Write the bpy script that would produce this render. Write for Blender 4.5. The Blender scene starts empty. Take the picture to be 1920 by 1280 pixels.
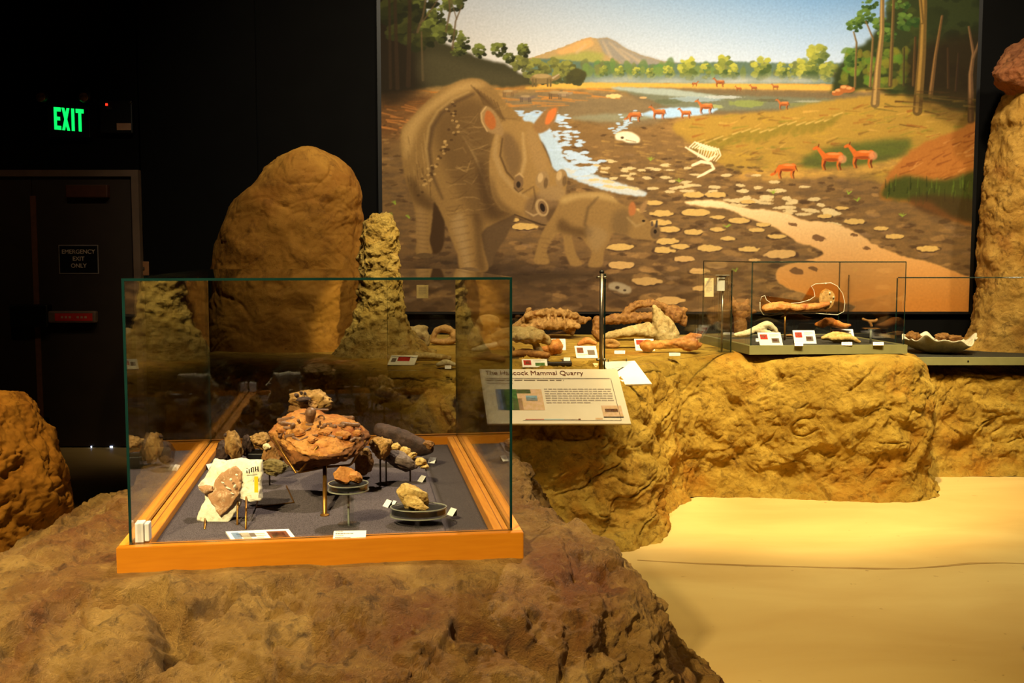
import bpy, bmesh, math, random
import numpy as np
from mathutils import Vector, Matrix
PI = math.pi
S = bpy.context.scene
COL = S.collection

# ------------------------------------------------------------------ camera
EYE = 1.55; FPX = 2000.0
TH = math.atan(166 / FPX)
cd = bpy.data.cameras.new('camera'); cam = bpy.data.objects.new('camera', cd); COL.objects.link(cam)
cd.sensor_width = 36; cd.lens = 36 * FPX / 1920; cd.clip_start = 0.05
cam.location = (0, 0, EYE); cam.rotation_euler = (PI / 2 - TH, 0, 0)
S.camera = cam

def ray(px, py):
    a = (px - 960) / FPX; b = (640 - py) / FPX
    return Vector((a, math.cos(TH) + b * math.sin(TH), -math.sin(TH) + b * math.cos(TH)))
def at(px, py, Y):
    d = ray(px, py); return Vector((0, 0, EYE)) + d * (Y / d.y)
def onz(px, py, z):
    d = ray(px, py); return Vector((0, 0, EYE)) + d * ((z - EYE) / d.z)
def px2m(p, Y): return p * Y / FPX

# ------------------------------------------------------------------ world, exposure, lights
W = bpy.data.worlds.new('world'); S.world = W; W.use_nodes = True
W.node_tree.nodes['Background'].inputs[0].default_value = (1.0, 0.75, 0.5, 1)
W.node_tree.nodes['Background'].inputs[1].default_value = 0.004
S.view_settings.view_transform = 'Standard'; S.view_settings.look = 'None'
S.view_settings.exposure = 0.0; S.view_settings.gamma = 1.0; S.view_settings.use_curve_mapping = False
try:
    S.cycles.use_denoising = True; S.cycles.caustics_reflective = False; S.cycles.caustics_refractive = False
    S.cycles.max_bounces = 8; S.cycles.transparent_max_bounces = 32; S.cycles.sample_clamp_indirect = 3
except Exception: pass

WARM = (1.0, 0.80, 0.52)
def spot(name, loc, tgt, watts, deg, blend=0.6, col=WARM, rad=0.05):
    l = bpy.data.lights.new(name, 'SPOT'); l.energy = watts; l.color = col; l.spot_size = math.radians(deg)
    l.spot_blend = blend; l.shadow_soft_size = rad
    o = bpy.data.objects.new(name, l); COL.objects.link(o); o.location = loc
    o.rotation_euler = (Vector(tgt) - Vector(loc)).to_track_quat('-Z', 'Y').to_euler(); return o

# gallery spotlights on the dark ceiling
spot('spot_case', (0.35, 4.2, 4.3), (-0.55, 2.95, 0.9), 880, 32, 0.5, (1, .84, .60), 0.03)
spot('spot_case_front', (-1.6, -0.9, 4.4), (-0.45, 2.2, 0.7), 2050, 42, 0.8, (1, .82, .42), 0.08)
spot('spot_rock_right', (1.5, 0.4, 4.6), (0.35, 2.75, 0.5), 330, 22, 1.0, (1, .72, .34), 0.05)
spot('spot_rock_left', (-2.6, 0.8, 4.4), (-1.5, 2.5, 0.7), 1150, 40, 0.9, (1, .82, .46), 0.06)
spot('spot_bench', (1.3, 4.2, 5.0), (1.7, 6.9, 0.45), 1750, 42, 0.7, (1, .78, .34), 0.06)
spot('spot_bench_right', (2.6, 4.2, 4.6), (3.9, 7.4, 0.5), 260, 44, 0.9, (1, .70, .26), 0.06)
spot('spot_panel', (0.4, 3.0, 4.5), (0.35, 5.7, 0.7), 560, 24, 0.7, (1, .84, .55), 0.05)
spot('spot_bench_left', (-0.6, 4.2, 4.7), (0.1, 7.0, 0.9), 620, 36, 0.9, (1, .74, .30), 0.06)
spot('spot_floor', (2.3, 4.6, 5.0), (2.3, 6.3, 0.0), 780, 60, 1.0, (1, .90, .55), 0.25)
spot('spot_floor_near', (2.0, 2.6, 4.8), (1.6, 4.6, 0.0), 210, 62, 1.0, (1, .60, .10), 0.25)
spot('spot_boulder', (0.8, 4.4, 4.3), (-1.2, 7.2, 1.85), 100, 26, 0.8, (1, .70, .24), 0.05)
spot('spot_slim_rock', (0.4, 4.8, 4.3), (-0.83, 6.75, 1.5), 620, 9, 0.5, (1, .80, .34), 0.03)
spot('spot_right_rock', (2.4, 5.2, 4.5), (3.75, 7.8, 1.6), 380, 36, 0.8, (1, .74, .26), 0.05)
spot('spot_left_boulder', (-1.9, 2.6, 4.4), (-2.45, 5.0, 0.45), 800, 20, 0.6, (1, .68, .24), 0.05)
spot('spot_small_case', (1.6, 5.2, 4.4), (2.0, 7.3, 1.05), 240, 18, 0.7, (1, .88, .66), 0.03)
spot('spot_door', (-2.6, 5.2, 4.6), (-3.7, 8.3, 1.0), 38, 40, 0.8, (1, .70, .42), 0.05)
for i, (lx, wt) in enumerate(((-0.6, 620), (0.9, 800), (2.4, 780), (3.7, 420))):
    spot('spot_mural_wash', (lx, 4.6, 4.9), (lx * .92 + .1, 8.3, 2.35), wt, 70, 1.0, (1, .86, .60), 0.12)

# ------------------------------------------------------------------ noise
def _h(ix, iy, iz, s):
    n = (ix.astype(np.int64) * 374761393 + iy.astype(np.int64) * 668265263 + iz.astype(np.int64) * 2147483647 + s * 1274126177) & 0xffffffff
    n = ((n ^ (n >> 13)) * 1274126177) & 0xffffffff
    n = ((n ^ (n >> 15)) * 2246822519) & 0xffffffff
    return n ^ (n >> 16)
def noise(P, s=0):
    P = np.asarray(P, float); I = np.floor(P).astype(np.int64); F = P - I
    U = F * F * F * (F * (F * 6 - 15) + 10); out = np.zeros(len(P))
    for dx in (0, 1):
        for dy in (0, 1):
            for dz in (0, 1):
                h = _h(I[:, 0] + dx, I[:, 1] + dy, I[:, 2] + dz, s)
                g = (((h & 1023) / 511.5 - 1) * (F[:, 0] - dx) + (((h >> 10) & 1023) / 511.5 - 1) * (F[:, 1] - dy)
                     + (((h >> 20) & 1023) / 511.5 - 1) * (F[:, 2] - dz))
                w = (U[:, 0] if dx else 1 - U[:, 0]) * (U[:, 1] if dy else 1 - U[:, 1]) * (U[:, 2] if dz else 1 - U[:, 2])
                out += w * g
    return out * 1.3
def fbm(P, s=0, o=4, g=0.5):
    r = 0; a = 1
    for k in range(o): r = r + a * noise(P * 2 ** k, s + k); a *= g
    return r
def ridge(P, s=0, o=4):
    r = 0; a = 1
    for k in range(o): r = r + a * (0.35 - np.abs(noise(P * 2 ** k, s + k))); a *= .5
    return r
def cells(P, s=0):
    P = np.asarray(P, float); I = np.floor(P).astype(np.int64); d1 = np.full(len(P), 9.); d2 = np.full(len(P), 9.); idv = np.zeros(len(P))
    for dx in (-1, 0, 1):
        for dy in (-1, 0, 1):
            for dz in (-1, 0, 1):
                J = I + (dx, dy, dz); h = _h(J[:, 0], J[:, 1], J[:, 2], s)
                q = J + np.stack([(h & 1023) / 1023., ((h >> 10) & 1023) / 1023., ((h >> 20) & 1023) / 1023.], 1)
                d = np.sqrt(((P - q) ** 2).sum(1)); m = d < d1
                d2 = np.where(m, d1, np.minimum(d2, d)); idv = np.where(m, (h & 255) / 255., idv); d1 = np.where(m, d, d1)
    return d1, d2, idv

# ------------------------------------------------------------------ materials
def lin(c):
    return tuple((v / 255 / 12.92 if v / 255 <= .04045 else ((v / 255 + .055) / 1.055) ** 2.4) for v in c)
MATS = {}
def newmat(name):
    m = bpy.data.materials.new(name); m.use_nodes = True; return m, m.node_tree.nodes, m.node_tree.links
def mat(name, c, rough=.6, c2=None, scale=20, bump=0, bscale=60, metal=0, spec=.4, emit=0):
    if name in MATS: return MATS[name]
    m, N, L = newmat(name); b = N['Principled BSDF']
    b.inputs['Roughness'].default_value = rough; b.inputs['Metallic'].default_value = metal
    b.inputs['Specular IOR Level'].default_value = spec
    b.inputs['Base Color'].default_value = (*lin(c), 1)
    tc = N.new('ShaderNodeTexCoord')
    nz = N.new('ShaderNodeTexNoise'); nz.inputs['Scale'].default_value = scale; nz.inputs['Detail'].default_value = 6
    L.new(tc.outputs['Object'], nz.inputs['Vector'])
    if c2 is None: c2 = tuple(v * .9 for v in c)
    r = N.new('ShaderNodeValToRGB'); r.color_ramp.elements[0].position = .35; r.color_ramp.elements[1].position = .65
    r.color_ramp.elements[0].color = (*lin(c2), 1); r.color_ramp.elements[1].color = (*lin(c), 1)
    L.new(nz.outputs['Fac'], r.inputs[0]); L.new(r.outputs[0], b.inputs['Base Color'])
    if bump:
        n2 = N.new('ShaderNodeTexNoise'); n2.inputs['Scale'].default_value = bscale; n2.inputs['Detail'].default_value = 6
        L.new(tc.outputs['Object'], n2.inputs['Vector'])
        bp = N.new('ShaderNodeBump'); bp.inputs['Strength'].default_value = bump; bp.inputs['Distance'].default_value = .01
        L.new(n2.outputs['Fac'], bp.inputs['Height']); L.new(bp.outputs[0], b.inputs['Normal'])
    if emit:
        b.inputs['Emission Color'].default_value = (*lin(c), 1); b.inputs['Emission Strength'].default_value = emit
    MATS[name] = m; return m

def rockmat(name, base, light, dark, red, scale=1.0, bump=.6, rough=.8, dist=.03, redamt=.62):
    """layered stone: broad patches, mid mottling, dark pits and pale grains."""
    m, N, L = newmat(name); b = N['Principled BSDF']; b.inputs['Roughness'].default_value = rough
    b.inputs['Specular IOR Level'].default_value = .25
    tc = N.new('ShaderNodeTexCoord')
    def nz(sc, det=8, ds=0, ro=.6):
        n = N.new('ShaderNodeTexNoise'); n.inputs['Scale'].default_value = sc * scale; n.inputs['Detail'].default_value = det
        n.inputs['Roughness'].default_value = ro
        n.inputs['Distortion'].default_value = ds; L.new(tc.outputs['Object'], n.inputs['Vector']); return n.outputs['Fac']
    def ramp(f, p0, c0, p1, c1):
        r = N.new('ShaderNodeValToRGB'); e = r.color_ramp.elements; e[0].position = p0; e[1].position = p1
        e[0].color = (*c0, 1); e[1].color = (*c1, 1); L.new(f, r.inputs[0]); return r.outputs[0]
    def mix(f, a, c):
        x = N.new('ShaderNodeMix'); x.data_type = 'RGBA'; L.new(f, x.inputs[0]); L.new(a, x.inputs[6])
        if isinstance(c, tuple): x.inputs[7].default_value = (*c, 1)
        else: L.new(c, x.inputs[7])
        return x.outputs[2]
    k0, k1 = (0, 0, 0), (1, 1, 1)
    c = ramp(nz(3.5, 6, .6), .36, lin(base), .66, lin(light))
    c = mix(ramp(nz(1.7, 4, .3), redamt - .1, k0, redamt + .1, k1), c, lin(red))
    c = mix(ramp(nz(11, 8, .8, .7), .52, k0, .68, (.75, .75, .75)), c, lin(dark))
    c = mix(ramp(nz(38, 5, .2, .7), .60, k0, .70, (.6, .6, .6)), c, lin(dark))
    c = mix(ramp(nz(26, 5, .5, .6), .58, k0, .74, (.55, .55, .55)), c, lin(light))
    L.new(c, b.inputs['Base Color'])
    def line(sc, w):
        n = nz(sc, 6, .5, .6); s = N.new('ShaderNodeMath'); s.operation = 'SUBTRACT'; L.new(n, s.inputs[0]); s.inputs[1].default_value = .5
        q = N.new('ShaderNodeMath'); q.operation = 'ABSOLUTE'; L.new(s.outputs[0], q.inputs[0]); d = N.new('ShaderNodeMath'); d.operation = 'DIVIDE'; d.use_clamp = True
        L.new(q.outputs[0], d.inputs[0]); d.inputs[1].default_value = w; return d.outputs[0]
    cr = line(5, .03)
    a1 = N.new('ShaderNodeMath'); a1.operation = 'MULTIPLY_ADD'; L.new(nz(14, 12, .25, .74), a1.inputs[0]); a1.inputs[1].default_value = 1.3
    m2 = N.new('ShaderNodeMath'); m2.operation = 'MULTIPLY'; L.new(cr, m2.inputs[0]); m2.inputs[1].default_value = .07
    L.new(m2.outputs[0], a1.inputs[2])
    bp = N.new('ShaderNodeBump'); bp.inputs['Strength'].default_value = bump; bp.inputs['Distance'].default_value = dist
    L.new(a1.outputs[0], bp.inputs['Height']); L.new(bp.outputs[0], b.inputs['Normal'])
    MATS[name] = m; return m

def glassmat(name, tint=(.985, .99, .985), ior=1.5):
    """clear sheet: see-through with real Fresnel reflections on either face."""
    m, N, L = newmat(name); N.remove(N['Principled BSDF']); out = N['Material Output']
    g = N.new('ShaderNodeNewGeometry'); mi = N.new('ShaderNodeMix'); mi.data_type = 'FLOAT'
    mi.inputs[2].default_value = ior; mi.inputs[3].default_value = 1 / ior; L.new(g.outputs['Backfacing'], mi.inputs[0])
    fr = N.new('ShaderNodeFresnel'); L.new(mi.outputs[0], fr.inputs['IOR'])
    t = N.new('ShaderNodeBsdfTransparent'); t.inputs[0].default_value = (*tint, 1)
    gl = N.new('ShaderNodeBsdfGlossy'); gl.inputs['Roughness'].default_value = 0.0; gl.inputs[0].default_value = (1, 1, 1, 1)
    mx = N.new('ShaderNodeMixShader'); L.new(fr.outputs[0], mx.inputs[0]); L.new(t.outputs[0], mx.inputs[1]); L.new(gl.outputs[0], mx.inputs[2])
    L.new(mx.outputs[0], out.inputs[0]); MATS[name] = m; return m

# ------------------------------------------------------------------ object helpers
def tag(o, label=None, cat=None, group=None, kind=None):
    if label: o['label'] = label
    if cat: o['category'] = cat
    if group: o['group'] = group
    if kind: o['kind'] = kind
    return o
def empty(name, loc, rz=0):
    o = bpy.data.objects.new(name, None); COL.objects.link(o); o.location = loc; o.rotation_euler = (0, 0, rz); o.empty_display_size = .05
    return o
def link(name, me, mats, parent=None, smooth=False, loc=None):
    if not isinstance(mats, (list, tuple)): mats = [mats]
    for m in mats: me.materials.append(m)
    if smooth: me.polygons.foreach_set('use_smooth', [True] * len(me.polygons))
    o = bpy.data.objects.new(name, me); COL.objects.link(o)
    if loc is not None: o.location = loc
    if parent is not None: o.parent = parent
    return o
def meshnp(name, V, F):
    me = bpy.data.meshes.new(name); V = np.asarray(V, float); F = np.asarray(F, np.int32)
    me.vertices.add(len(V)); me.vertices.foreach_set('co', V.ravel())
    k = F.shape[1]; me.loops.add(F.size); me.loops.foreach_set('vertex_index', F.ravel())
    me.polygons.add(len(F)); me.polygons.foreach_set('loop_start', np.arange(0, F.size, k, dtype=np.int32))
    try: me.polygons.foreach_set('loop_total', np.full(len(F), k, np.int32))
    except Exception: pass
    me.update(calc_edges=True); me.validate(); return me
def gridfaces(nu, nv, closed=False):
    i, j = np.meshgrid(np.arange(nu if closed else nu - 1), np.arange(nv - 1), indexing='ij'); i2 = (i + 1) % nu
    return np.stack([i * nv + j, i2 * nv + j, i2 * nv + j + 1, i * nv + j + 1], -1).reshape(-1, 4)
def bmobj(name, bm, mats, parent=None, smooth=False, loc=None):
    me = bpy.data.meshes.new(name); bmesh.ops.recalc_face_normals(bm, faces=bm.faces[:]); bm.to_mesh(me); bm.free()
    return link(name, me, mats, parent, smooth, loc)
def bbox(bm, lo, hi, mi=0, M=None):
    vs = [bm.verts.new((x, y, z)) for x in (lo[0], hi[0]) for y in (lo[1], hi[1]) for z in (lo[2], hi[2])]
    for f in ((0, 1, 3, 2), (4, 6, 7, 5), (0, 4, 5, 1), (2, 3, 7, 6), (0, 2, 6, 4), (1, 5, 7, 3)):
        bm.faces.new([vs[k] for k in f]).material_index = mi
    if M is not None:
        for v in vs: v.co = M @ v.co
    return vs
def box(name, lo, hi, m, parent=None, bevel=0, loc=None):
    bm = bmesh.new(); bbox(bm, lo, hi)
    if bevel: bmesh.ops.bevel(bm, geom=bm.edges[:], offset=bevel, segments=2, affect='EDGES', profile=.5)
    return bmobj(name, bm, m, parent, False, loc)
def tube(name, pts, r, m, parent=None, seg=10, cap=True):
    """round bar through pts; r one radius or one each."""
    pts = [Vector(p) for p in pts]; rs = r if isinstance(r, (list, tuple)) else [r] * len(pts); bm = bmesh.new(); rings = []
    for i, p in enumerate(pts):
        t = (pts[min(i + 1, len(pts) - 1)] - pts[max(i - 1, 0)]).normalized()
        a = t.orthogonal().normalized() if i == 0 else (a - t * a.dot(t)).normalized(); b = t.cross(a)
        rings.append([bm.verts.new(p + (a * math.cos(q) + b * math.sin(q)) * rs[i]) for q in [2 * PI * k / seg for k in range(seg)]])
    for A, B in zip(rings, rings[1:]):
        for k in range(seg): bm.faces.new([A[k], A[(k + 1) % seg], B[(k + 1) % seg], B[k]])
    if cap: bm.faces.new(rings[0][::-1]); bm.faces.new(rings[-1])
    return bmobj(name, bm, m, parent, True)
def lathe(name, prof, m, parent=None, seg=48, loc=(0, 0, 0), sx=1, sy=1):
    bm = bmesh.new(); R = []
    for r, z in prof: R.append([bm.verts.new((r * math.cos(2 * PI * k / seg) * sx, r * math.sin(2 * PI * k / seg) * sy, z)) for k in range(seg)])
    for A, B in zip(R, R[1:]):
        for k in range(seg): bm.faces.new([A[k], A[(k + 1) % seg], B[(k + 1) % seg], B[k]])
    if any(w in name for w in ('rim', 'edge', 'ring')):
        for k in range(seg): bm.faces.new([R[-1][k], R[-1][(k + 1) % seg], R[0][(k + 1) % seg], R[0][k]])
    else: bm.faces.new(R[0][::-1]); bm.faces.new(R[-1])
    o = bmobj(name, bm, m, parent, False, loc)
    for p in o.data.polygons: p.use_smooth = len(p.vertices) == 4
    o.data.set_sharp_from_angle(angle=math.radians(35))
    return o
def pane(name, p, q, z0, z1, th, parent=None, mats=None):
    """upright glass sheet from p to q (world x,y), faces clear and edges dark."""
    p = Vector((p[0], p[1], 0)); q = Vector((q[0], q[1], 0)); d = (q - p).normalized(); n = Vector((-d.y, d.x, 0)) * th / 2
    bm = bmesh.new(); c = [p - n, q - n, q + n, p + n]
    lo = [bm.verts.new((v.x, v.y, z0)) for v in c]; hi = [bm.verts.new((v.x, v.y, z1)) for v in c]
    for i in range(4):
        f = bm.faces.new([lo[i], lo[(i + 1) % 4], hi[(i + 1) % 4], hi[i]]); f.material_index = 0 if i in (0, 2) else 1
    bm.faces.new(lo[::-1]).material_index = 1; bm.faces.new(hi).material_index = 1
    return bmobj(name, bm, mats or [GLASS, GEDGE], parent)

def catmull(xs, ys, x):
    """smooth keyed curve (finite-difference hermite), ys may be n x k."""
    xs = np.asarray(xs, float); ys = np.asarray(ys, float); x = np.clip(x, xs[0], xs[-1])
    d = (ys[1:] - ys[:-1]) / (xs[1:] - xs[:-1]).reshape(-1, *([1] * (ys.ndim - 1)))
    m = np.concatenate([d[:1], (d[1:] + d[:-1]) / 2, d[-1:]])
    i = np.clip(np.searchsorted(xs, x) - 1, 0, len(xs) - 2); h = xs[i + 1] - xs[i]; t = (x - xs[i]) / h
    if ys.ndim > 1: t = t[:, None]; h = h[:, None]
    return (2 * t**3 - 3 * t**2 + 1) * ys[i] + (t**3 - 2 * t**2 + t) * h * m[i] + (-2 * t**3 + 3 * t**2) * ys[i + 1] + (t**3 - t**2) * h * m[i + 1]
def gnormals(P, closed):
    du = (np.roll(P, -1, 0) - np.roll(P, 1, 0)) if closed else np.gradient(P, axis=0); dv = np.gradient(P, axis=1)
    n = np.cross(du, dv); return n / (np.linalg.norm(n, axis=2, keepdims=True) + 1e-9)
def stone_disp(Q, seed, A=1.0, sc=1.0):
    """faux-rock relief in metres at Q (n x 3): swells, scaly ledges, crevices, grain."""
    Wp = Q + .06 / sc * np.stack([noise(Q * 4 * sc, seed + 50), noise(Q * 4 * sc, seed + 51), noise(Q * 4 * sc, seed + 52)], 1)
    d = .024 * fbm(Wp * 1.5 * sc, seed, 3)
    sh = noise(Wp * 5.0 * sc * np.array((1, 1, 1.5)), seed + 7) + .5 * noise(Wp * 11 * sc, seed + 8); st = sh * 3.2; f = st - np.floor(st)
    d += .026 * (np.floor(st) + np.clip((f - .1) / .9, 0, 1) ** 2 * .9) / 3.2 * 2
    d += .018 * fbm(Wp * 9 * sc, seed + 9, 5, .62)
    for k, (q, w, dep) in enumerate(((3.2, .045, .020), (6.5, .08, .016), (13, .10, .012))):
        n = noise(Wp * q * sc * np.array((1, 1, 1.25)) + k * 9, seed + 30 + k); mk = np.clip(noise(Q * q * .7 * sc + 5, seed + 40 + k) * 3 + .25, 0, 1)
        d -= dep * np.clip(1 - np.abs(n) / w, 0, 1) * mk
    d += .011 * ridge(Wp * 17 * sc, seed + 60, 3)
    pit = noise(Q * 12 * sc, seed + 33); d -= .035 * np.clip(pit - .33, 0, 1)
    return d * A
def stone(name, center, levels, m, seed=0, nt=260, nv=170, A=1.0, sc=1.0, parent=None, damp=None, twist=None, extra=None):
    """levels: (z, dx, dy, shape) from floor to crown; shape = (rx, ry, p) or {deg: r}.
    Lofted, then given real relief along its normals."""
    th = np.linspace(0, 2 * PI, nt, endpoint=False); R = []
    for z, dx, dy, s in levels:
        if isinstance(s, dict):
            k = sorted(s); kk = [k[-1] - 360] + k + [k[0] + 360]; v = [s[k[-1]]] + [s[a] for a in k] + [s[k[0]]]
            r = catmull(kk, v, np.degrees(th)); rx = r * np.cos(th) + dx; ry = r * np.sin(th) + dy
        else:
            a, b, p = s; c, q = np.cos(th), np.sin(th)
            rx = a * np.sign(c) * np.abs(c) ** (2 / p) + dx; ry = b * np.sign(q) * np.abs(q) ** (2 / p) + dy
        R.append(np.stack([rx, ry, np.full(nt, z)], 1))
    R = np.array(R); dl = np.sqrt(((R[1:] - R[:-1]) ** 2).sum(2)).mean(1); cum = np.concatenate([[0], np.cumsum(np.maximum(dl, .01))])
    t = np.linspace(0, cum[-1], nv); P = catmull(cum, R.reshape(len(R), -1), t).reshape(nv, nt, 3).transpose(1, 0, 2).copy()
    N = gnormals(P, True); Q = P.reshape(-1, 3) + np.array(center)
    d = stone_disp(Q, seed, A, sc)
    if extra is not None: d = d + extra(Q)
    if damp is not None: d = d * damp(Q)
    d = d.reshape(nt, nv); d[:, -1] = d[:, -1].mean()
    P = P + N * d[..., None]; P[:, -1] = P[:, -1].mean(0); P[:, 0, 2] = levels[0][0]
    P[..., 2] = np.maximum(P[..., 2], levels[0][0])
    return link(name, meshnp(name, P.reshape(-1, 3), gridfaces(nt, nv, True)), m, parent, True, center)

def ico(seed, rx, ry, rz, chops=15, rough=.12, sub=5, cut=.62, sc=2.2, flat=None):
    """numpy verts/faces of an angular broken stone."""
    bm = bmesh.new(); bmesh.ops.create_icosphere(bm, subdivisions=sub, radius=1)
    V = np.array([v.co[:] for v in bm.verts]); F = np.array([[v.index for v in f.verts] for f in bm.faces]); bm.free()
    rs = np.random.RandomState(seed)
    for k in range(chops):
        n = rs.normal(size=3); n /= np.linalg.norm(n); d = cut + rs.rand() * .22
        V = V - n * np.maximum(0, V @ n - d)[:, None]
    U = V / (np.linalg.norm(V, axis=1, keepdims=True) + 1e-9); off = seed * 7.31
    h = rough * (fbm(V * sc + off, seed, 4) + .8 * ridge(V * sc * 2 + off, seed + 5, 3))
    d1, d2, idv = cells(V * 3.2 + off, seed); h += rough * .6 * (idv - .5) * np.clip((d2 - d1) * 3, 0, 1) + rough * .35 * ridge(V * 7 + off, seed + 8, 3)
    V = (V + U * h[:, None]) * (rx, ry, rz)
    if flat is not None: V[:, 2] = np.maximum(V[:, 2], -rz * flat)
    return V, F
def chunk(name, loc, dims, m, seed, parent=None, rot=(0, 0, 0), **k):
    """dims = full width, depth, height in metres; loc = its middle."""
    V, F = ico(seed, dims[0] / 2, dims[1] / 2, dims[2] / 2, **k)
    o = link(name, meshnp(name, V, F), m, parent, True, loc); o.rotation_euler = rot; return o
def blob(name, pieces, m, loc=(0, 0, 0), rot=(0, 0, 0), voxel=.006, seed=0, rough=.004, nsc=30, parent=None):
    """pieces: ('e',(x,y,z),(rx,ry,rz),rotdeg about y) or ('t',[(x,y,z,r)...]); fused into one bone surface."""
    bm = bmesh.new()
    for p in pieces:
        if p[0] == 'e':
            M = Matrix.Translation(p[1]) @ Matrix.Rotation(math.radians(p[3] if len(p) > 3 else 0), 4, 'Y') @ Matrix.Diagonal((*p[2], 1))
            bmesh.ops.create_icosphere(bm, subdivisions=3, radius=1, matrix=M)
        else:
            q = np.array(p[1], float); n = len(q); tt = np.linspace(0, n - 1, max(8, (n - 1) * 9)); C = catmull(np.arange(n), q, tt) if n > 2 else np.stack([np.interp(tt, np.arange(n), q[:, k]) for k in range(4)], 1)
            for c in C: bmesh.ops.create_icosphere(bm, subdivisions=2, radius=max(c[3], .002), matrix=Matrix.Translation(c[:3]))
    me = bpy.data.meshes.new(name); bm.to_mesh(me); bm.free()
    o = bpy.data.objects.new('bake', me); COL.objects.link(o); md = o.modifiers.new('r', 'REMESH'); md.mode = 'VOXEL'; md.voxel_size = voxel
    sm = o.modifiers.new('s', 'SMOOTH'); sm.iterations = 3
    dg = bpy.context.evaluated_depsgraph_get(); me2 = bpy.data.meshes.new_from_object(o.evaluated_get(dg)); bpy.data.objects.remove(o); bpy.data.meshes.remove(me)
    n = len(me2.vertices); V = np.zeros(n * 3); me2.vertices.foreach_get('co', V); V = V.reshape(-1, 3); Nn = np.zeros(n * 3); me2.vertices.foreach_get('normal', Nn); Nn = Nn.reshape(-1, 3)
    V += Nn * (rough * (fbm(V * nsc + seed, seed, 3) + ridge(V * nsc * .6 + seed, seed + 4, 2)))[:, None]
    me2.vertices.foreach_set('co', V.ravel()); me2.update(); me2.name = name; me2.materials.clear()
    o = link(name, me2, m, parent, True, loc); o.rotation_euler = rot; return o

def slab(name, A, B, D, th, m, parent=None):
    """board with top-left A, top-right B, bottom-left D, thickness th behind its face."""
    A, B, D = Vector(A), Vector(B), Vector(D); u = B - A; v = D - A; n = u.cross(v).normalized() * th
    bm = bmesh.new(); f = [bm.verts.new(p) for p in (A, B, B + v, D)]; g = [bm.verts.new(p + n) for p in (A, B, B + v, D)]
    bm.faces.new(f); bm.faces.new(g[::-1])
    for i in range(4): bm.faces.new([f[i], g[i], g[(i + 1) % 4], f[(i + 1) % 4]])
    return bmobj(name, bm, m, parent)
def printing(name, A, B, D, rects, parent, lift=.0012):
    """ink areas on a board: rects (u0,v0,u1,v1,material), v measured down."""
    A, B, D = Vector(A), Vector(B), Vector(D); u = B - A; v = D - A; n = -u.cross(v).normalized() * lift
    bm = bmesh.new(); ms = []
    for r in rects:
        if r[4] not in ms: ms.append(r[4])
        q = [bm.verts.new(A + u * a + v * b + n) for a, b in ((r[0], r[1]), (r[2], r[1]), (r[2], r[3]), (r[0], r[3]))]
        bm.faces.new(q).material_index = ms.index(r[4])
    return bmobj(name, bm, ms, parent)
def lines(u0, u1, v0, v1, n, m, rs, dens=.8):
    out = []; h = (v1 - v0) / n
    for k in range(n):
        u = u0; end = u1 - (0 if k < n - 1 else (u1 - u0) * .35)
        while u < end:
            w = (u1 - u0) * rs.uniform(.03, .10); out.append((u, v0 + k * h, min(u + w, end), v0 + k * h + h * .42, m)); u += w + (u1 - u0) * .014
    return out
def words3d(name, body, size, m, A, right, up, parent, align='LEFT', ext=.0008, squeeze=1, lift=.0015, bold=0):
    c = bpy.data.curves.new('t', 'FONT'); c.body = body; c.size = size; c.extrude = ext; c.align_x = align; c.offset = bold
    o = bpy.data.objects.new('t', c); COL.objects.link(o); dg = bpy.context.evaluated_depsgraph_get()
    me = bpy.data.meshes.new_from_object(o.evaluated_get(dg)); bpy.data.objects.remove(o); me.materials.clear(); me.name = name
    r = Vector(right).normalized(); u = Vector(up).normalized(); n = r.cross(u)
    M = Matrix((r * squeeze, u, n)).transposed().to_4x4(); M.translation = Vector(A) + n * lift
    me.transform(M); return link(name, me, m, parent)

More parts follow.
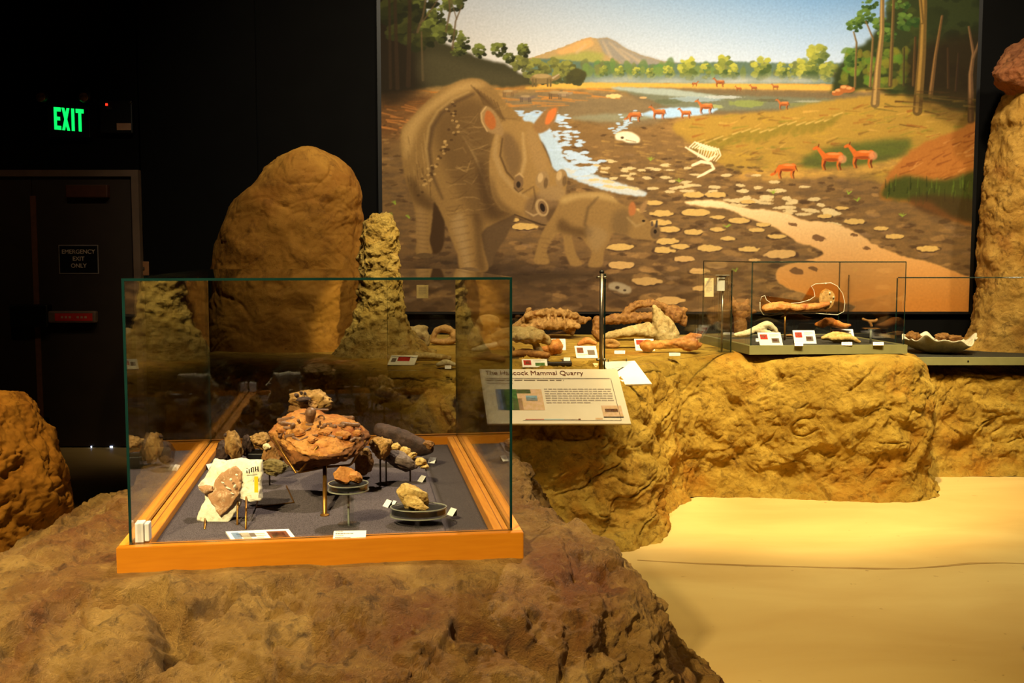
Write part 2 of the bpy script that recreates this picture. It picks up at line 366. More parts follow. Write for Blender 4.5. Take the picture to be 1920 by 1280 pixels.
# ------------------------------------------------------------------ the wall painting, painted stroke by stroke
CX0, CX1, CY0, CY1 = 700, 1850, -170, 600
class Canvas:
    def __init__(s):
        s.w = CX1 - CX0; s.h = CY1 - CY0; s.im = np.zeros((s.h, s.w, 3)); s.rs = np.random.RandomState(4)
        s.Y, s.X = np.mgrid[CY0:CY1, CX0:CX1].astype(float)
    def put(s, mask, x0, y0, col, alpha):
        a = (mask * alpha)[..., None]; sub = s.im[y0 - CY0:y0 - CY0 + mask.shape[0], x0 - CX0:x0 - CX0 + mask.shape[1]]
        c = np.array(col, float) / 255 if not isinstance(col, np.ndarray) else col
        sub[:] = sub * (1 - a) + c * a
    def win(s, xa, xb, ya, yb):
        return max(CX0, int(xa)), min(CX1, int(xb) + 1), max(CY0, int(ya)), min(CY1, int(yb) + 1)
    def poly(s, pts, col, alpha=1., soft=0, smooth=True, rough=0, rsc=.08, seed=1):
        p = np.array(pts, float)
        if smooth and len(p) > 3:
            n = len(p); q = []
            for i in range(n):
                a, b, c, d = p[i - 1], p[i], p[(i + 1) % n], p[(i + 2) % n]
                for t in np.linspace(0, 1, 6, endpoint=False): q.append(.5 * (2 * b + (c - a) * t + (2 * a - 5 * b + 4 * c - d) * t * t + (3 * b - a - 3 * c + d) * t ** 3))
            p = np.array(q)
        pad = 3 + soft * 3 + rough
        x0, x1, y0, y1 = s.win(p[:, 0].min() - pad, p[:, 0].max() + pad, p[:, 1].min() - pad, p[:, 1].max() + pad)
        if x1 <= x0 or y1 <= y0: return
        K = 2; yy, xx = np.mgrid[y0 * K:y1 * K, x0 * K:x1 * K] / K + .25
        if rough:
            Q = np.stack([xx.ravel() * rsc, yy.ravel() * rsc * 1.6, np.zeros(xx.size)], 1)
            xx = xx + rough * fbm(Q, seed, 2).reshape(xx.shape); yy = yy + rough * .7 * fbm(Q + 40, seed + 7, 2).reshape(xx.shape)
        m = np.zeros(xx.shape, bool); n = len(p)
        for i in range(n):
            xa, ya = p[i]; xb, yb = p[(i + 1) % n]
            if ya == yb: continue
            c = ((ya > yy) != (yb > yy)) & (xx < (xb - xa) * (yy - ya) / (yb - ya) + xa); m ^= c
        m = m.astype(float).reshape(y1 - y0, K, x1 - x0, K).mean((1, 3))
        if soft: m = s.blur(m, soft)
        s.put(m, x0, y0, col, alpha)
    def blur(s, m, r):
        r = max(1, int(r))
        for _ in range(2):
            for ax in (0, 1):
                c = np.cumsum(np.pad(m, [(r + 1, r) if a == ax else (0, 0) for a in (0, 1)], mode='edge'), axis=ax)
                m = (np.take(c, range(2 * r + 1, c.shape[ax]), ax) - np.take(c, range(0, c.shape[ax] - 2 * r - 1), ax)) / (2 * r + 1)
        return m
    def ell(s, cx, cy, rx, ry, col, alpha=1., soft=.15, ang=0, rough=0, seed=0):
        R = max(rx, ry) * (1.3 + soft) + 3; x0, x1, y0, y1 = s.win(cx - R, cx + R, cy - R, cy + R)
        if x1 <= x0 or y1 <= y0: return
        yy, xx = np.mgrid[y0:y1, x0:x1].astype(float); a = math.radians(ang)
        u = ((xx - cx) * math.cos(a) + (yy - cy) * math.sin(a)) / rx; v = (-(xx - cx) * math.sin(a) + (yy - cy) * math.cos(a)) / ry
        d = np.sqrt(u * u + v * v)
        if rough: d = d + rough * noise(np.stack([xx.ravel() * .9 / ry * .8 + seed, yy.ravel() / ry * .9, np.full(xx.size, seed * 1.7)], 1), seed).reshape(d.shape)
        w = max(soft, 1.0 / min(rx, ry)); m = np.clip((1 + w / 2 - d) / w, 0, 1); s.put(m * m * (3 - 2 * m), x0, y0, col, alpha)
    def line(s, pts, w, col, alpha=1., soft=.4):
        p = [np.array(q, float) for q in pts]; ws = w if isinstance(w, (list, tuple)) else [w] * len(p)
        allp = np.array(p); pad = max(ws) + 3; x0, x1, y0, y1 = s.win(allp[:, 0].min() - pad, allp[:, 0].max() + pad, allp[:, 1].min() - pad, allp[:, 1].max() + pad)
        if x1 <= x0 or y1 <= y0: return
        yy, xx = np.mgrid[y0:y1, x0:x1].astype(float); m = np.zeros(xx.shape)
        for a, b, wa, wb in zip(p, p[1:], ws, ws[1:]):
            d = b - a; t = np.clip(((xx - a[0]) * d[0] + (yy - a[1]) * d[1]) / (d @ d + 1e-9), 0, 1)
            D = np.hypot(xx - a[0] - d[0] * t, yy - a[1] - d[1] * t) - (wa + (wb - wa) * t) / 2; m = np.maximum(m, np.clip(.5 - D / (2 * soft + .4), 0, 1))
        s.put(m, x0, y0, col, alpha)
    def tree(s, cx, cy, rx, ry, dark, light, n=40, seed=0):
        r = np.random.RandomState(seed)
        for k in range(n):
            a = r.uniform(0, 2 * PI); q = math.sqrt(r.rand()); x = cx + rx * q * math.cos(a); y = cy + ry * q * math.sin(a)
            f = np.clip(.5 - .5 * (y - cy) / ry - .35 * (x - cx) / rx + r.uniform(-.35, .35), 0, 1)
            c = np.array(dark) * (1 - f) + np.array(light) * f; sz = r.uniform(.16, .34) * min(rx, ry)
            s.ell(x, y, max(sz * 1.3, 1.2), max(sz, 1.), tuple(c), .92, .35, 0, .35, k)
    def forelimb(s, *a): pass
    def ungulate(s, x, y, h, face=1, c=(190, 95, 40), d=(110, 50, 25), head=1, graze=False):
        """small hoofed animal, feet at y, shoulder height h, facing +1 right or -1 left."""
        L = h * 1.05; f = face
        for k, (u, dk) in enumerate(((-.42, d), (-.30, c), (.34, d), (.44, c))):
            s.line([(x + f * u * L, y - h * .5), (x + f * (u + .05) * L, y - h * .22), (x + f * (u - .02) * L, y)], [h * .15, h * .08, h * .06], dk, 1, .3)
        s.ell(x, y - h * .66, L * .52, h * .25, c, 1, .15); s.ell(x - f * L * .36, y - h * .68, L * .2, h * .24, c, 1, .15)
        s.ell(x, y - h * .52, L * .42, h * .08, d, .55, .6); s.ell(x - f * L * .1, y - h * .82, L * .34, h * .06, (235, 160, 90), .6, .8)
        hy = y - (h * .28 if graze else h * 1.15); hx = x + f * L * .82
        s.line([(x + f * L * .40, y - h * .72), (hx - f * L * .08, hy)], [h * .28, h * .15], c, 1, .3)
        s.ell(hx, hy + h * .02, L * .17, h * .085, c, 1, .2, 25 * f); s.line([(hx - f * L * .12, hy - h * .05), (hx - f * L * .15, hy - h * .17)], h * .05, d, 1, .3)
        s.line([(x - f * L * .5, y - h * .75), (x - f * L * .62, y - h * .45)], h * .05, d, 1, .3)

def paint():
    C = Canvas(); X, Y = C.X, C.Y; rs = C.rs; im = C.im
    N2 = lambda sx, sy, s, o=4: fbm(np.stack([X.ravel() * sx, Y.ravel() * sy, np.zeros(X.size)], 1), s, o).reshape(X.shape)
    def L3(a, b, t): return np.array(a) / 255 * (1 - t[..., None]) + np.array(b) / 255 * t[..., None]
    # sky
    tx = np.clip((X - 880) / 640, 0, 1); ty = np.clip((Y + 60) / 200, 0, 1)
    top = L3((160, 176, 194), (72, 134, 196), tx); bot = L3((226, 218, 200), (208, 222, 234), tx)
    im[:] = (top * (1 - ty[..., None] ** .8) + bot * ty[..., None] ** .8) * .93
    # mountain
    C.poly([(985, 112), (1028, 98), (1060, 86), (1085, 76), (1105, 70), (1118, 73), (1135, 71), (1150, 77), (1170, 91), (1200, 104), (1240, 115), (1290, 122), (1290, 150), (985, 150)], (170, 142, 92), 1, 0, False, 1.5, .15)
    C.poly([(1118, 73), (1135, 71), (1150, 77), (1170, 91), (1200, 104), (1240, 115), (1290, 122), (1290, 150), (1180, 130), (1130, 100)], (138, 132, 118), .9, 2, False, 2, .2)
    C.poly([(1040, 98), (1085, 78), (1105, 72), (1112, 84), (1088, 97), (1050, 104)], (212, 158, 92), .8, 2, False, 2, .2)
    C.poly([(1030, 108), (1100, 96), (1130, 100), (1125, 128), (1030, 135)], (148, 150, 72), .85, 3, False, 3, .1)
    for a, b in (((1128, 78), (1142, 106)), ((1140, 80), (1175, 112)), ((1160, 92), (1200, 118)), ((1095, 84), (1080, 98))): C.line([a, b], [3, 6], (190, 165, 125), .55, 2)
    # far hills and misty forest
    C.poly([(985, 112), (1030, 110), (1090, 116), (1200, 122), (1280, 118), (1380, 116), (1500, 120), (1600, 118), (1660, 112), (1660, 165), (985, 165)], (88, 108, 88), 1, 1, False, 2.5, .2)
    for k in range(90):
        x = rs.uniform(1085, 1620); y = rs.uniform(120, 140); C.ell(x, y, rs.uniform(4, 9), rs.uniform(6, 13), (88 + rs.randint(30), 105 + rs.randint(25), 62), .8, .5, 0, .5, k)
    for x, y, r, q in ((1286, 128, 17, 20), (1350, 124, 15, 23), (1422, 128, 17, 22), (1318, 134, 9, 15), (1370, 134, 10, 14), (1460, 132, 12, 16), (1478, 134, 9, 15), (1510, 126, 20, 20), (1525, 100, 17, 17), (1215, 136, 8, 9), (1160, 134, 8, 10), (1130, 133, 8, 10), (1190, 135, 7, 9), (1248, 134, 9, 11), (1545, 134, 16, 18), (1500, 136, 14, 14)):
        C.tree(x, y, r, q, (66, 84, 44), (172, 170, 66), 34, int(x))
    m = np.clip(1 - np.abs(Y - 152) / 15, 0, 1) * np.clip((X - 1070) / 60, 0, 1) * np.clip((1590 - X) / 90, 0, 1) * (.75 + .35 * N2(.02, .05, 3))
    im[:] = im * (1 - .8 * m[..., None].clip(0, 1)) + np.array((200, 196, 186)) / 255 * .8 * m[..., None].clip(0, 1)
    # plain
    g = np.clip((Y - 150) / 430, 0, 1); base = L3((168, 130, 68), (104, 76, 44), g ** .6); nn = N2(.012, .05, 11); n3 = N2(.05, .16, 12)
    base = base * (1 + .22 * nn[..., None] + .22 * n3[..., None]); pm = (Y > 157 + 2 * N2(.03, .03, 5, 2))[..., None]; im[:] = np.where(pm, base, im)
    C.poly([(985, 158), (1100, 155), (1300, 157), (1480, 158), (1640, 163), (1640, 172), (1450, 169), (1200, 165), (985, 168)], (212, 166, 70), .95, 1, False, 1, .2)
    C.poly([(1180, 168), (1300, 166), (1500, 172), (1640, 176), (1600, 190), (1450, 212), (1330, 216), (1240, 206), (1190, 188)], (112, 96, 66), .9, 2, True, 3, .1)
    # marsh and pond water
    C.poly([(960, 176), (1140, 172), (1200, 190), (1260, 215), (1180, 240), (1060, 220), (960, 205)], (120, 104, 74), .8, 4, True, 4, .1)
    C.poly([(1150, 165), (1260, 170), (1350, 178), (1460, 182), (1560, 188), (1530, 200), (1440, 206), (1330, 208), (1260, 203), (1210, 185)], (112, 118, 92), .85, 2, True, 3, .08)
    C.poly([(1145, 164), (1230, 166), (1290, 172), (1340, 180), (1300, 183), (1230, 178), (1180, 172)], (165, 176, 160), .9, 1, True, 2)
    for x, y, r, q, c in ((1300, 186, 50, 5, (150, 168, 168)), (1395, 194, 34, 7, (138, 148, 72)), (1250, 190, 24, 5, (95, 100, 70)), (1350, 182, 34, 3, (185, 190, 180)), (1505, 196, 40, 4, (128, 128, 72)), (1440, 188, 30, 3, (96, 92, 62)), (1330, 200, 22, 4, (165, 170, 100)), (1510, 190, 25, 2, (160, 160, 130))):
        C.ell(x, y, r, q, c, .8, .4, 0, .35, int(x))
    C.poly([(1200, 216), (1230, 205), (1275, 202), (1340, 204), (1322, 214), (1270, 220), (1225, 222)], (168, 200, 224), 1, .8, True, 2)
    C.poly([(1070, 220), (1140, 214), (1200, 216), (1225, 222), (1150, 230), (1090, 226)], (140, 142, 112), .8, 2, True, 3)
    # orange light streaks, left
    for k in range(60):
        x = rs.uniform(715, 1110); y = rs.uniform(160, 208); 
        if x > 960 and y > 200: continue
        C.line([(x, y), (x + rs.uniform(20, 60), y + rs.uniform(-4, 6))], [rs.uniform(1, 3), 1], (214, 132, 46), rs.uniform(.35, .85), .8)
    C.poly([(712, 175), (790, 172), (860, 200), (780, 235), (712, 300)], (92, 52, 24), .5, 8)
    for k in range(14):
        x = rs.uniform(715, 765); y = rs.uniform(196, 240); C.line([(x, y), (x + rs.uniform(14, 34), y + rs.uniform(2, 8))], [3, 1], (208, 132, 60), .7, .8)
    # grassy hill, right
    C.poly([(1262, 232), (1330, 218), (1450, 208), (1540, 190), (1640, 178), (1860, 160), (1860, 420), (1700, 360), (1560, 330), (1400, 330), (1280, 262)], (170, 134, 52), 1, 2, True, 4, .1)
    for k in range(420):
        x = rs.uniform(1270, 1840); y = rs.uniform(190, 335); top = 225 - (x - 1270) * .08
        if y < top or y > 262 + (x - 1270) * .35: continue
        c = [(206, 160, 72), (150, 88, 34), (188, 150, 50), (128, 124, 42), (116, 84, 34)][rs.randint(5)]
        C.line([(x, y), (x + rs.uniform(8, 30), y + rs.uniform(-9, 4))], [rs.uniform(1.5, 5), 1], c, rs.uniform(.3, .75), 1)
    for k in range(16):
        x = 1290 + k * 17; y = 262 - k * 3.2 + rs.uniform(-5, 5); C.poly([(x, y + 22), (x + 10, y + 6), (x + 24, y), (x + 30, y + 4), (x + 20, y + 14), (x + 8, y + 27)], (134, 116, 40), .75, 2); C.line([(x + 12, y + 6), (x + 28, y)], [3, 2], (222, 182, 96), .7, 1)
    C.poly([(1500, 300), (1530, 283), (1580, 272), (1640, 264), (1700, 262), (1690, 290), (1630, 312), (1560, 318), (1510, 316)], (78, 92, 36), .85, 5, True, 4)
    C.poly([(1420, 320), (1500, 318), (1600, 312), (1690, 296), (1700, 306), (1640, 322), (1560, 336), (1430, 342), (1360, 332)], (206, 156, 70), .75, 3, True, 3)
    # right forest
    C.poly([(1548, 175), (1560, 130), (1590, 95), (1625, 70), (1650, 20), (1665, -170), (1860, -170), (1860, 215), (1780, 205), (1700, 182), (1620, 170)], (46, 54, 24), 1, 3, False, 8, .05)
    for k in range(170):
        x = rs.uniform(1640, 1835); y = rs.uniform(-165, 165); f = np.clip((1760 - x) / 130, 0, 1) * rs.uniform(.3, 1); c = np.array((34, 40, 18)) * (1 - f) + np.array((104, 116, 40)) * f
        C.ell(x, y, rs.uniform(7, 18), rs.uniform(5, 12), tuple(c), .7, .5, 0, .5, k)
    for k in range(70):
        x = rs.uniform(1570, 1690); y = rs.uniform(95, 158); C.ell(x, y, rs.uniform(5, 11), rs.uniform(5, 10), (82 + rs.randint(40), 100 + rs.randint(30), 36), .75, .5, 0, .5, k)
    C.poly([(1700, 90), (1840, 70), (1840, 190), (1720, 178), (1690, 160)], (40, 26, 12), .75, 12)
    for x, y, r, q in ((1592, 48, 15, 11), (1612, 30, 17, 12), (1618, 8, 15, 9), (1640, 44, 14, 12), (1598, 40, 11, 8), (1676, 12, 16, 10), (1652, 66, 16, 12), (1690, 40, 22, 15), (1590, 108, 14, 18)): C.tree(x, y, r, q, (38, 62, 24), (98, 126, 48), 34, int(x + y))
    for p, w, c in (([(1590, 60), (1596, 80), (1595, 163)], [2, 3, 4], (120, 96, 52)), ([(1612, 40), (1626, 72), (1623, 162)], [2, 3, 5], (126, 98, 54)), ([(1636, -170), (1641, 0), (1642, 60), (1636, 130), (1633, 194)], [7, 8, 9, 12, 17], (146, 116, 64)),
                    ([(1661, -50), (1662, 10), (1660, 160)], [5, 5, 8], (104, 82, 42)), ([(1712, -170), (1718, 20), (1717, 100), (1712, 208)], [12, 12, 15, 18], (128, 98, 44)), ([(1704, -60), (1716, 42)], [4, 7], (128, 98, 44)), ([(1704, 70), (1703, 160)], [4, 6], (80, 58, 28)),
                    ([(1752, 30), (1742, 105), (1735, 180)], [4, 6, 9], (116, 84, 44)), ([(1802, 50), (1812, 100), (1808, 140), (1812, 226)], [3, 6, 9, 13], (118, 86, 52)), ([(1828, 60), (1812, 110)], [3, 5], (110, 82, 50)), ([(1684, 90), (1685, 160)], [3, 4], (70, 62, 30)), ([(1765, 90), (1768, 165)], [3, 5], (62, 44, 22)), ([(1785, 100), (1782, 170)], [3, 5], (56, 40, 22))):
        C.line(p, w, tuple(v * .8 for v in c), 1, .6); C.line([(a - 1.5, b) for a, b in p], [v * .35 for v in w], tuple(min(255, v * 1.4) for v in c), .7, .8)
    for k in range(40):
        x = rs.uniform(1610, 1830); y = rs.uniform(165, 235); C.line([(x, y), (x + rs.uniform(15, 60), y + rs.uniform(-2, 8))], [rs.uniform(2, 4), 1], [(70, 46, 20), (166, 130, 56), (96, 84, 34)][rs.randint(3)], .6, 1)
    C.poly([(1690, 180), (1840, 185), (1840, 250), (1760, 225)], (60, 44, 18), .5, 8)
    # mud flats with prints and pools
    C.poly([(1010, 240), (1110, 232), (1200, 240), (1290, 268), (1330, 330), (1460, 345), (1620, 330), (1700, 370), (1860, 410), (1860, 600), (700, 600), (700, 300), (760, 260), (900, 300)], (126, 96, 54), .8, 10)
    n4 = N2(.03, .09, 21); md = np.clip((Y - 250) / 80, 0, 1) * np.clip(n4 * 1.6 + .3, 0, 1); im[:] = im * (1 - .35 * md[..., None]) + np.array((70, 56, 42)) / 255 * .35 * md[..., None]
    lo = np.clip((Y - 440) / 120, 0, 1) * np.clip((1400 - X) / 200, 0, 1); im[:] = im * (1 - .45 * lo[..., None]) + np.array((70, 50, 34)) / 255 * .45 * lo[..., None]
    for k in range(1250):
        y = 232 + 360 * rs.rand() ** 1.1; x = rs.uniform(705, 1845); s = (y - 150) / 300
        if x > 1300 and y < 300 + (x - 1300) * .12: continue
        if x > 1640 and y < 410: continue
        r = rs.rand(); a = rs.uniform(5, 14) * s + 1.5
        c = (70, 50, 30) if r < .55 else ((166, 126, 70) if r < .85 else (136, 106, 70))
        C.ell(x, y, a, a * .33, c, rs.uniform(.3, .65), .6, rs.uniform(-12, 12), .4, k)
    for k in range(50):
        y = rs.uniform(262, 330); x = rs.uniform(1120, 1290); C.line([(x, y), (x + 14, y + 2)], [3, 1], (180, 140, 70), .5, 1)
    # river: blue above, tan then orange below
    C.poly([(980, 222), (1000, 213), (1045, 216), (1062, 221), (1030, 232), (1000, 236)], (172, 202, 226), 1, 1)
    C.poly([(985, 215), (1020, 225), (1035, 250), (1052, 275), (1060, 300), (1100, 322), (1150, 340), (1210, 362), (1195, 368), (1130, 356), (1080, 338), (1050, 325), (1020, 300), (1000, 260)], (178, 200, 212), 1, 1, True, 3, .12)
    C.poly([(1060, 314), (1110, 330), (1160, 344), (1210, 360), (1195, 367), (1130, 354), (1078, 334)], (206, 204, 186), .8, 2, True, 2)
    for k in range(120):
        t = rs.rand(); x = 1040 + 60 * t + rs.normal() * 14; y = 222 + 110 * t + rs.normal() * 10
        C.ell(x, y, 4 + 6 * t, 1.4 + 1.6 * t, (186, 208, 224), .95, .3, 0, .3, k)
    for k in range(46): C.ell(rs.uniform(950, 1040), rs.uniform(207, 218), rs.uniform(3, 7), 1.3, (176, 202, 224), .9, .3)
    for k in range(46):
        t = rs.rand(); C.ell(1150 + 50 * t + rs.normal() * 6, 246 - 34 * t + rs.normal() * 4, 4, 1.5, (176, 200, 214), .9, .3)
    for k in range(90):
        x = rs.uniform(1110, 1560); y = 318 + (x - 1110) * .16 + rs.normal() * 20; 
        if y < 300: continue
        s = (y - 200) / 150; C.ell(x, y, rs.uniform(7, 14) * s, rs.uniform(2, 3.4) * s, (216, 190, 130), .9, .2, rs.uniform(-5, 8), .4, k)
    pool = [(1281, 380), (1337, 376), (1394, 390), (1465, 399), (1510, 414), (1559, 419), (1607, 438), (1645, 462), (1701, 483), (1739, 491), (1812, 517), (1860, 530), (1860, 600), (1590, 600), (1607, 575), (1532, 556), (1472, 537), (1457, 519), (1465, 502), (1498, 492), (1544, 478), (1525, 462), (1498, 455), (1476, 440), (1439, 421), (1397, 407), (1360, 392), (1319, 388)]
    x0 = 1270; C.poly(pool, (214, 160, 84), 1, .6, True, 3, .08)
    pm = np.zeros(X.shape); tmp = C.im.copy()
    C.im = np.zeros(tmp.shape); C.poly(pool, (255, 255, 255), 1, .6, True, 3, .08); pm = C.im[..., 0]; C.im = tmp; im = C.im
    tt = np.clip((Y - 380) / 190, 0, 1); gc = L3((236, 212, 156), (198, 128, 52), tt ** .7); im[:] = im * (1 - pm[..., None]) + gc * pm[..., None]
    for x, y, a in ((1533, 446, 13), (1625, 465, 8), (1495, 508, 14), (1526, 504, 9), (1600, 440, 7), (1486, 421, 8)): C.ell(x, y, a, a * .42, (116, 82, 48), .95, .2, 12, .5, x)
    for x, y, a in ((1302, 398, 26), (1345, 407, 14), (1385, 413, 21), (1430, 421, 14), (1300, 435, 19), (1418, 431, 15), (1455, 443, 16), (1330, 465, 23), (1404, 467, 19), (1283, 485, 20), (1310, 508, 20), (1464, 476, 30), (1415, 488, 12), (1545, 405, 14), (1600, 415, 20), (1650, 428, 14), (1676, 443, 17), (1740, 466, 21), (1575, 390, 12), (1240, 400, 22), (1235, 417, 22), (1255, 430, 20), (1250, 452, 22), (1246, 468, 22), (1275, 462, 18),
                    (1162, 463, 24), (1164, 497, 25), (1214, 527, 27), (1257, 563, 28), (985, 424, 24), (962, 412, 12), (1190, 395, 18), (1225, 380, 16), (1180, 540, 0), (1315, 540, 18), (1140, 400, 14), (1300, 365, 20), (1205, 442, 0), (1345, 430, 15), (1120, 420, 0), (1340, 365, 20), (1400, 378, 14), (1365, 447, 14)):
        if a: C.ell(x, y + 1.5, a * 1.04, a * .30, (70, 50, 34), .8, .25, 0, .3, x); C.ell(x, y, a, a * .27, (206 - (y > 470) * 8, 168 - (y > 470) * 10, 92), 1, .12, 0, .3, x)
    # hillock with reeds, right edge
    C.poly([(1648, 372), (1660, 330), (1685, 300), (1720, 272), (1780, 248), (1860, 230), (1860, 420), (1700, 380)], (172, 108, 44), 1, 2, True, 4, .1)
    for k in range(110):
        x = rs.uniform(1680, 1840); y = rs.uniform(245, 345)
        if y < 330 - (x - 1650) * .55: continue
        C.line([(x, y), (x + rs.uniform(10, 28), y - rs.uniform(4, 14))], [rs.uniform(2, 4), 1], [(206, 146, 76), (116, 60, 24), (150, 90, 34)][rs.randint(3)], .65, 1)
    C.poly([(1650, 368), (1665, 340), (1700, 330), (1760, 338), (1830, 318), (1860, 320), (1860, 412), (1790, 408), (1740, 378), (1690, 376)], (52, 66, 22), .9, 4, True, 4)
    for k in range(80):
        x = rs.uniform(1656, 1838); y = rs.uniform(345, 395); 
        if y > 372 + (x - 1650) * .2: continue
        C.line([(x, y), (x + rs.uniform(-2, 2), y - rs.uniform(10, 24))], [2, 1], [(96, 116, 36), (30, 36, 14), (76, 74, 28)][rs.randint(3)], .6, .6)
    C.poly([(1700, 372), (1760, 366), (1840, 380), (1840, 420), (1740, 402)], (66, 44, 22), .7, 4)
    # left forest slope
    C.poly([(700, -170), (790, -170), (792, 30), (812, 70), (850, 88), (900, 108), (950, 122), (1000, 150), (1010, 160), (960, 164), (860, 158), (700, 178)], (58, 54, 32), 1, 2, False, 4, .06)
    C.poly([(700, -170), (760, -170), (775, 60), (800, 160), (700, 176)], (36, 28, 16), .9, 14)
    for x, y, r, q in ((1000, 128, 18, 18), (1035, 128, 22, 16), (1060, 132, 20, 16), (975, 118, 16, 16), (1078, 142, 18, 16), (1048, 146, 20, 12), (1010, 146, 20, 12)): C.tree(x, y, r, q, (64, 66, 38), (134, 134, 58), 36, int(x * 3))
    C.ell(1078, 143, 18, 15, (62, 60, 32), .85, .3, 0, .3, 9)
    for x, y, r, q in ((815, 50, 24, 20), (835, 62, 20, 18), (868, 78, 13, 20), (862, 98, 14, 8), (900, 96, 11, 12), (935, 92, 12, 13), (955, 108, 10, 9), (982, 94, 11, 12), (780, 20, 26, 22), (800, 0, 26, 16), (850, 8, 20, 14), (868, -8, 18, 14), (760, 60, 26, 24), (792, 78, 30, 18), (740, 10, 30, 30), (820, 25, 15, 10), (780, -40, 60, 30), (842, -30, 30, 18)):
        C.tree(x, y, r, q, (34, 36, 18), (112, 120, 50) if x > 792 else (64, 66, 28), 40, int(x + 7 * y))
    for p, w in (([(838, -80), (846, 20), (838, 60)], [3, 4, 3]), ([(868, 10), (856, 40), (850, 92)], [2, 3, 4]), ([(848, 0), (858, 36)], [2, 2]), ([(808, -40), (796, 30), (786, 60)], [3, 4, 5]), ([(830, -10), (810, 20), (796, 40)], [2, 3, 3]), ([(770, -170), (772, 20), (768, 160)], [6, 7, 9]), ([(748, -170), (745, 20), (748, 165)], [5, 6, 8]), ([(734, -100), (735, 165)], [4, 6]), ([(793, 60), (795, 150)], [3, 5])):
        C.line(p, w, (92, 74, 46) if p[0][0] > 790 else (54, 40, 24), .8, .7)
    C.poly([(800, 100), (900, 125), (1000, 152), (960, 162), (800, 160)], (84, 76, 48), .55, 8)
    # far animals
    for x, y, s, c in ((1015, 160, 22, (128, 106, 62)), (953, 180, 12, (142, 110, 66)), (985, 190, 12, (120, 100, 78)), (1040, 184, 14, (120, 96, 62)), (1056, 182, 11, (150, 126, 92))):
        C.ell(x, y - s * .55, s * 1.0, s * .42, c, 1, .15); C.ell(x, y - s * .8, s * .75, s * .2, (178, 150, 96), .7, .5)
        for u in (-.75, -.5, .5, .75): C.line([(x + u * s, y - s * .5), (x + u * s, y + s * .05)], s * .16, tuple(v * .8 for v in c), 1, .3)
        C.ell(x + s * 1.15, y - s * .66, s * .42, s * .22, c, 1, .2, -20)
    C.line([(1036, 146), (1047, 139)], [4, 2], (170, 150, 110), 1, .5)
    for x, y, h, f in ((1188, 228, 20, -1), (1233, 223, 20, -1), (1283, 222, 16, -1), (1320, 213, 21, -1), (1464, 205, 16, -1)): C.ungulate(x, y, h, f, (184, 104, 48), (96, 52, 28), graze=(x == 1188))
    for x, y, h, f, g in ((1345, 163, 14, -1, 0), (1380, 171, 8, -1, 0), (1408, 170, 9, -1, 0), (1448, 168, 9, -1, 0), (1298, 162, 8, 1, 0)): C.ungulate(x, y, h, f, (160, 92, 48), (90, 52, 30))
    for x, y, r in ((1566, 172, 9), (1576, 166, 10), (1586, 168, 9), (1558, 175, 6)): C.ell(x, y, r, r * .7, (166, 96, 44), 1, .3, 0, .4, x); C.ell(x - 2, y - 3, r * .6, r * .3, (222, 160, 92), .8, .4)
    # three little horses
    for x, y, h, f, g in ((1472, 334, 30, -1, True), (1556, 318, 36, -1, False), (1614, 314, 36, -1, False)): C.ungulate(x, y, h, f, (204, 102, 34), (104, 44, 18), graze=g)
    C.ell(1575, 298, 8, 8, (222, 150, 100), .7, .6); C.ell(1632, 292, 8, 8, (222, 150, 100), .7, .6)
    # bones on the mud: rib cage, skulls
    for k in range(9):
        x = 1290 + k * 5.2; C.line([(x, 276 + k * .8), (x + 10 + k * .3, 266 + k * 1.6), (x + 20 - k * .4, 272 + k * 2.4), (x + 16 - k, 294 + k)], [2.6, 2.6, 2.4, 1.4], (240, 222, 176), .95, .5)
    C.line([(1283, 276), (1300, 286), (1325, 300), (1338, 292)], [3, 5, 6, 3], (236, 216, 168), 1, .5); C.line([(1296, 310), (1312, 303), (1330, 306), (1336, 316), (1318, 326), (1306, 332)], [5, 6, 5, 5, 5, 3], (236, 216, 168), 1, .5); C.line([(1298, 313), (1330, 310)], 2, (110, 80, 46), .7, .6)
    C.poly([(1153, 252), (1165, 247), (1182, 248), (1197, 258), (1196, 268), (1180, 270), (1166, 264), (1154, 262)], (236, 222, 180), 1, .4); C.ell(1165, 258, 3, 2.5, (90, 70, 44), 1, .3); C.line([(1172, 262), (1190, 266)], 1.6, (120, 96, 62), .8, .5); C.ell(1178, 270, 22, 3, (76, 56, 34), .5, .7)
    C.poly([(1143, 532), (1156, 529), (1172, 533), (1184, 540), (1183, 549), (1170, 551), (1155, 545), (1143, 542)], (166, 148, 112), 1, .4, True, 1.5, .4); C.ell(1158, 539, 4, 3, (70, 54, 38), 1, .3); C.ell(1172, 544, 3, 2, (70, 54, 38), 1, .3); C.line([(1148, 548), (1165, 556), (1180, 554)], 2, (70, 54, 38), .8, .5)
    C.ell(1149, 180, 15, 4, (222, 190, 120), 1, .4, 0, .4, 3); C.ell(1203, 183, 7, 2, (200, 160, 100), 1, .4)
    for x, y in ((742, 382), (736, 404), (768, 408), (1362, 425), (1380, 508), (1272, 340), (1448, 362), (1605, 376), (1690, 405), (1588, 363), (1218, 300)):
        for k in range(5): a = rs.uniform(-2.6, -.5); C.line([(x, y), (x + 9 * math.cos(a), y + 6 * math.sin(a))], [2.4, 1], (140, 160, 52), .8, .5)
    # the big horned grazer
    bt = (138, 106, 56); dk = (66, 46, 24); lt = (198, 160, 92)
    C.poly([(790, 490), (900, 480), (1060, 500), (1130, 515), (1000, 540), (850, 530), (760, 500)], (48, 36, 24), .6, 10)
    C.poly([(818, 375), (838, 380), (835, 420), (832, 460), (820, 476), (806, 470), (808, 430), (812, 400)], dk, 1, 1)                  # far hind leg
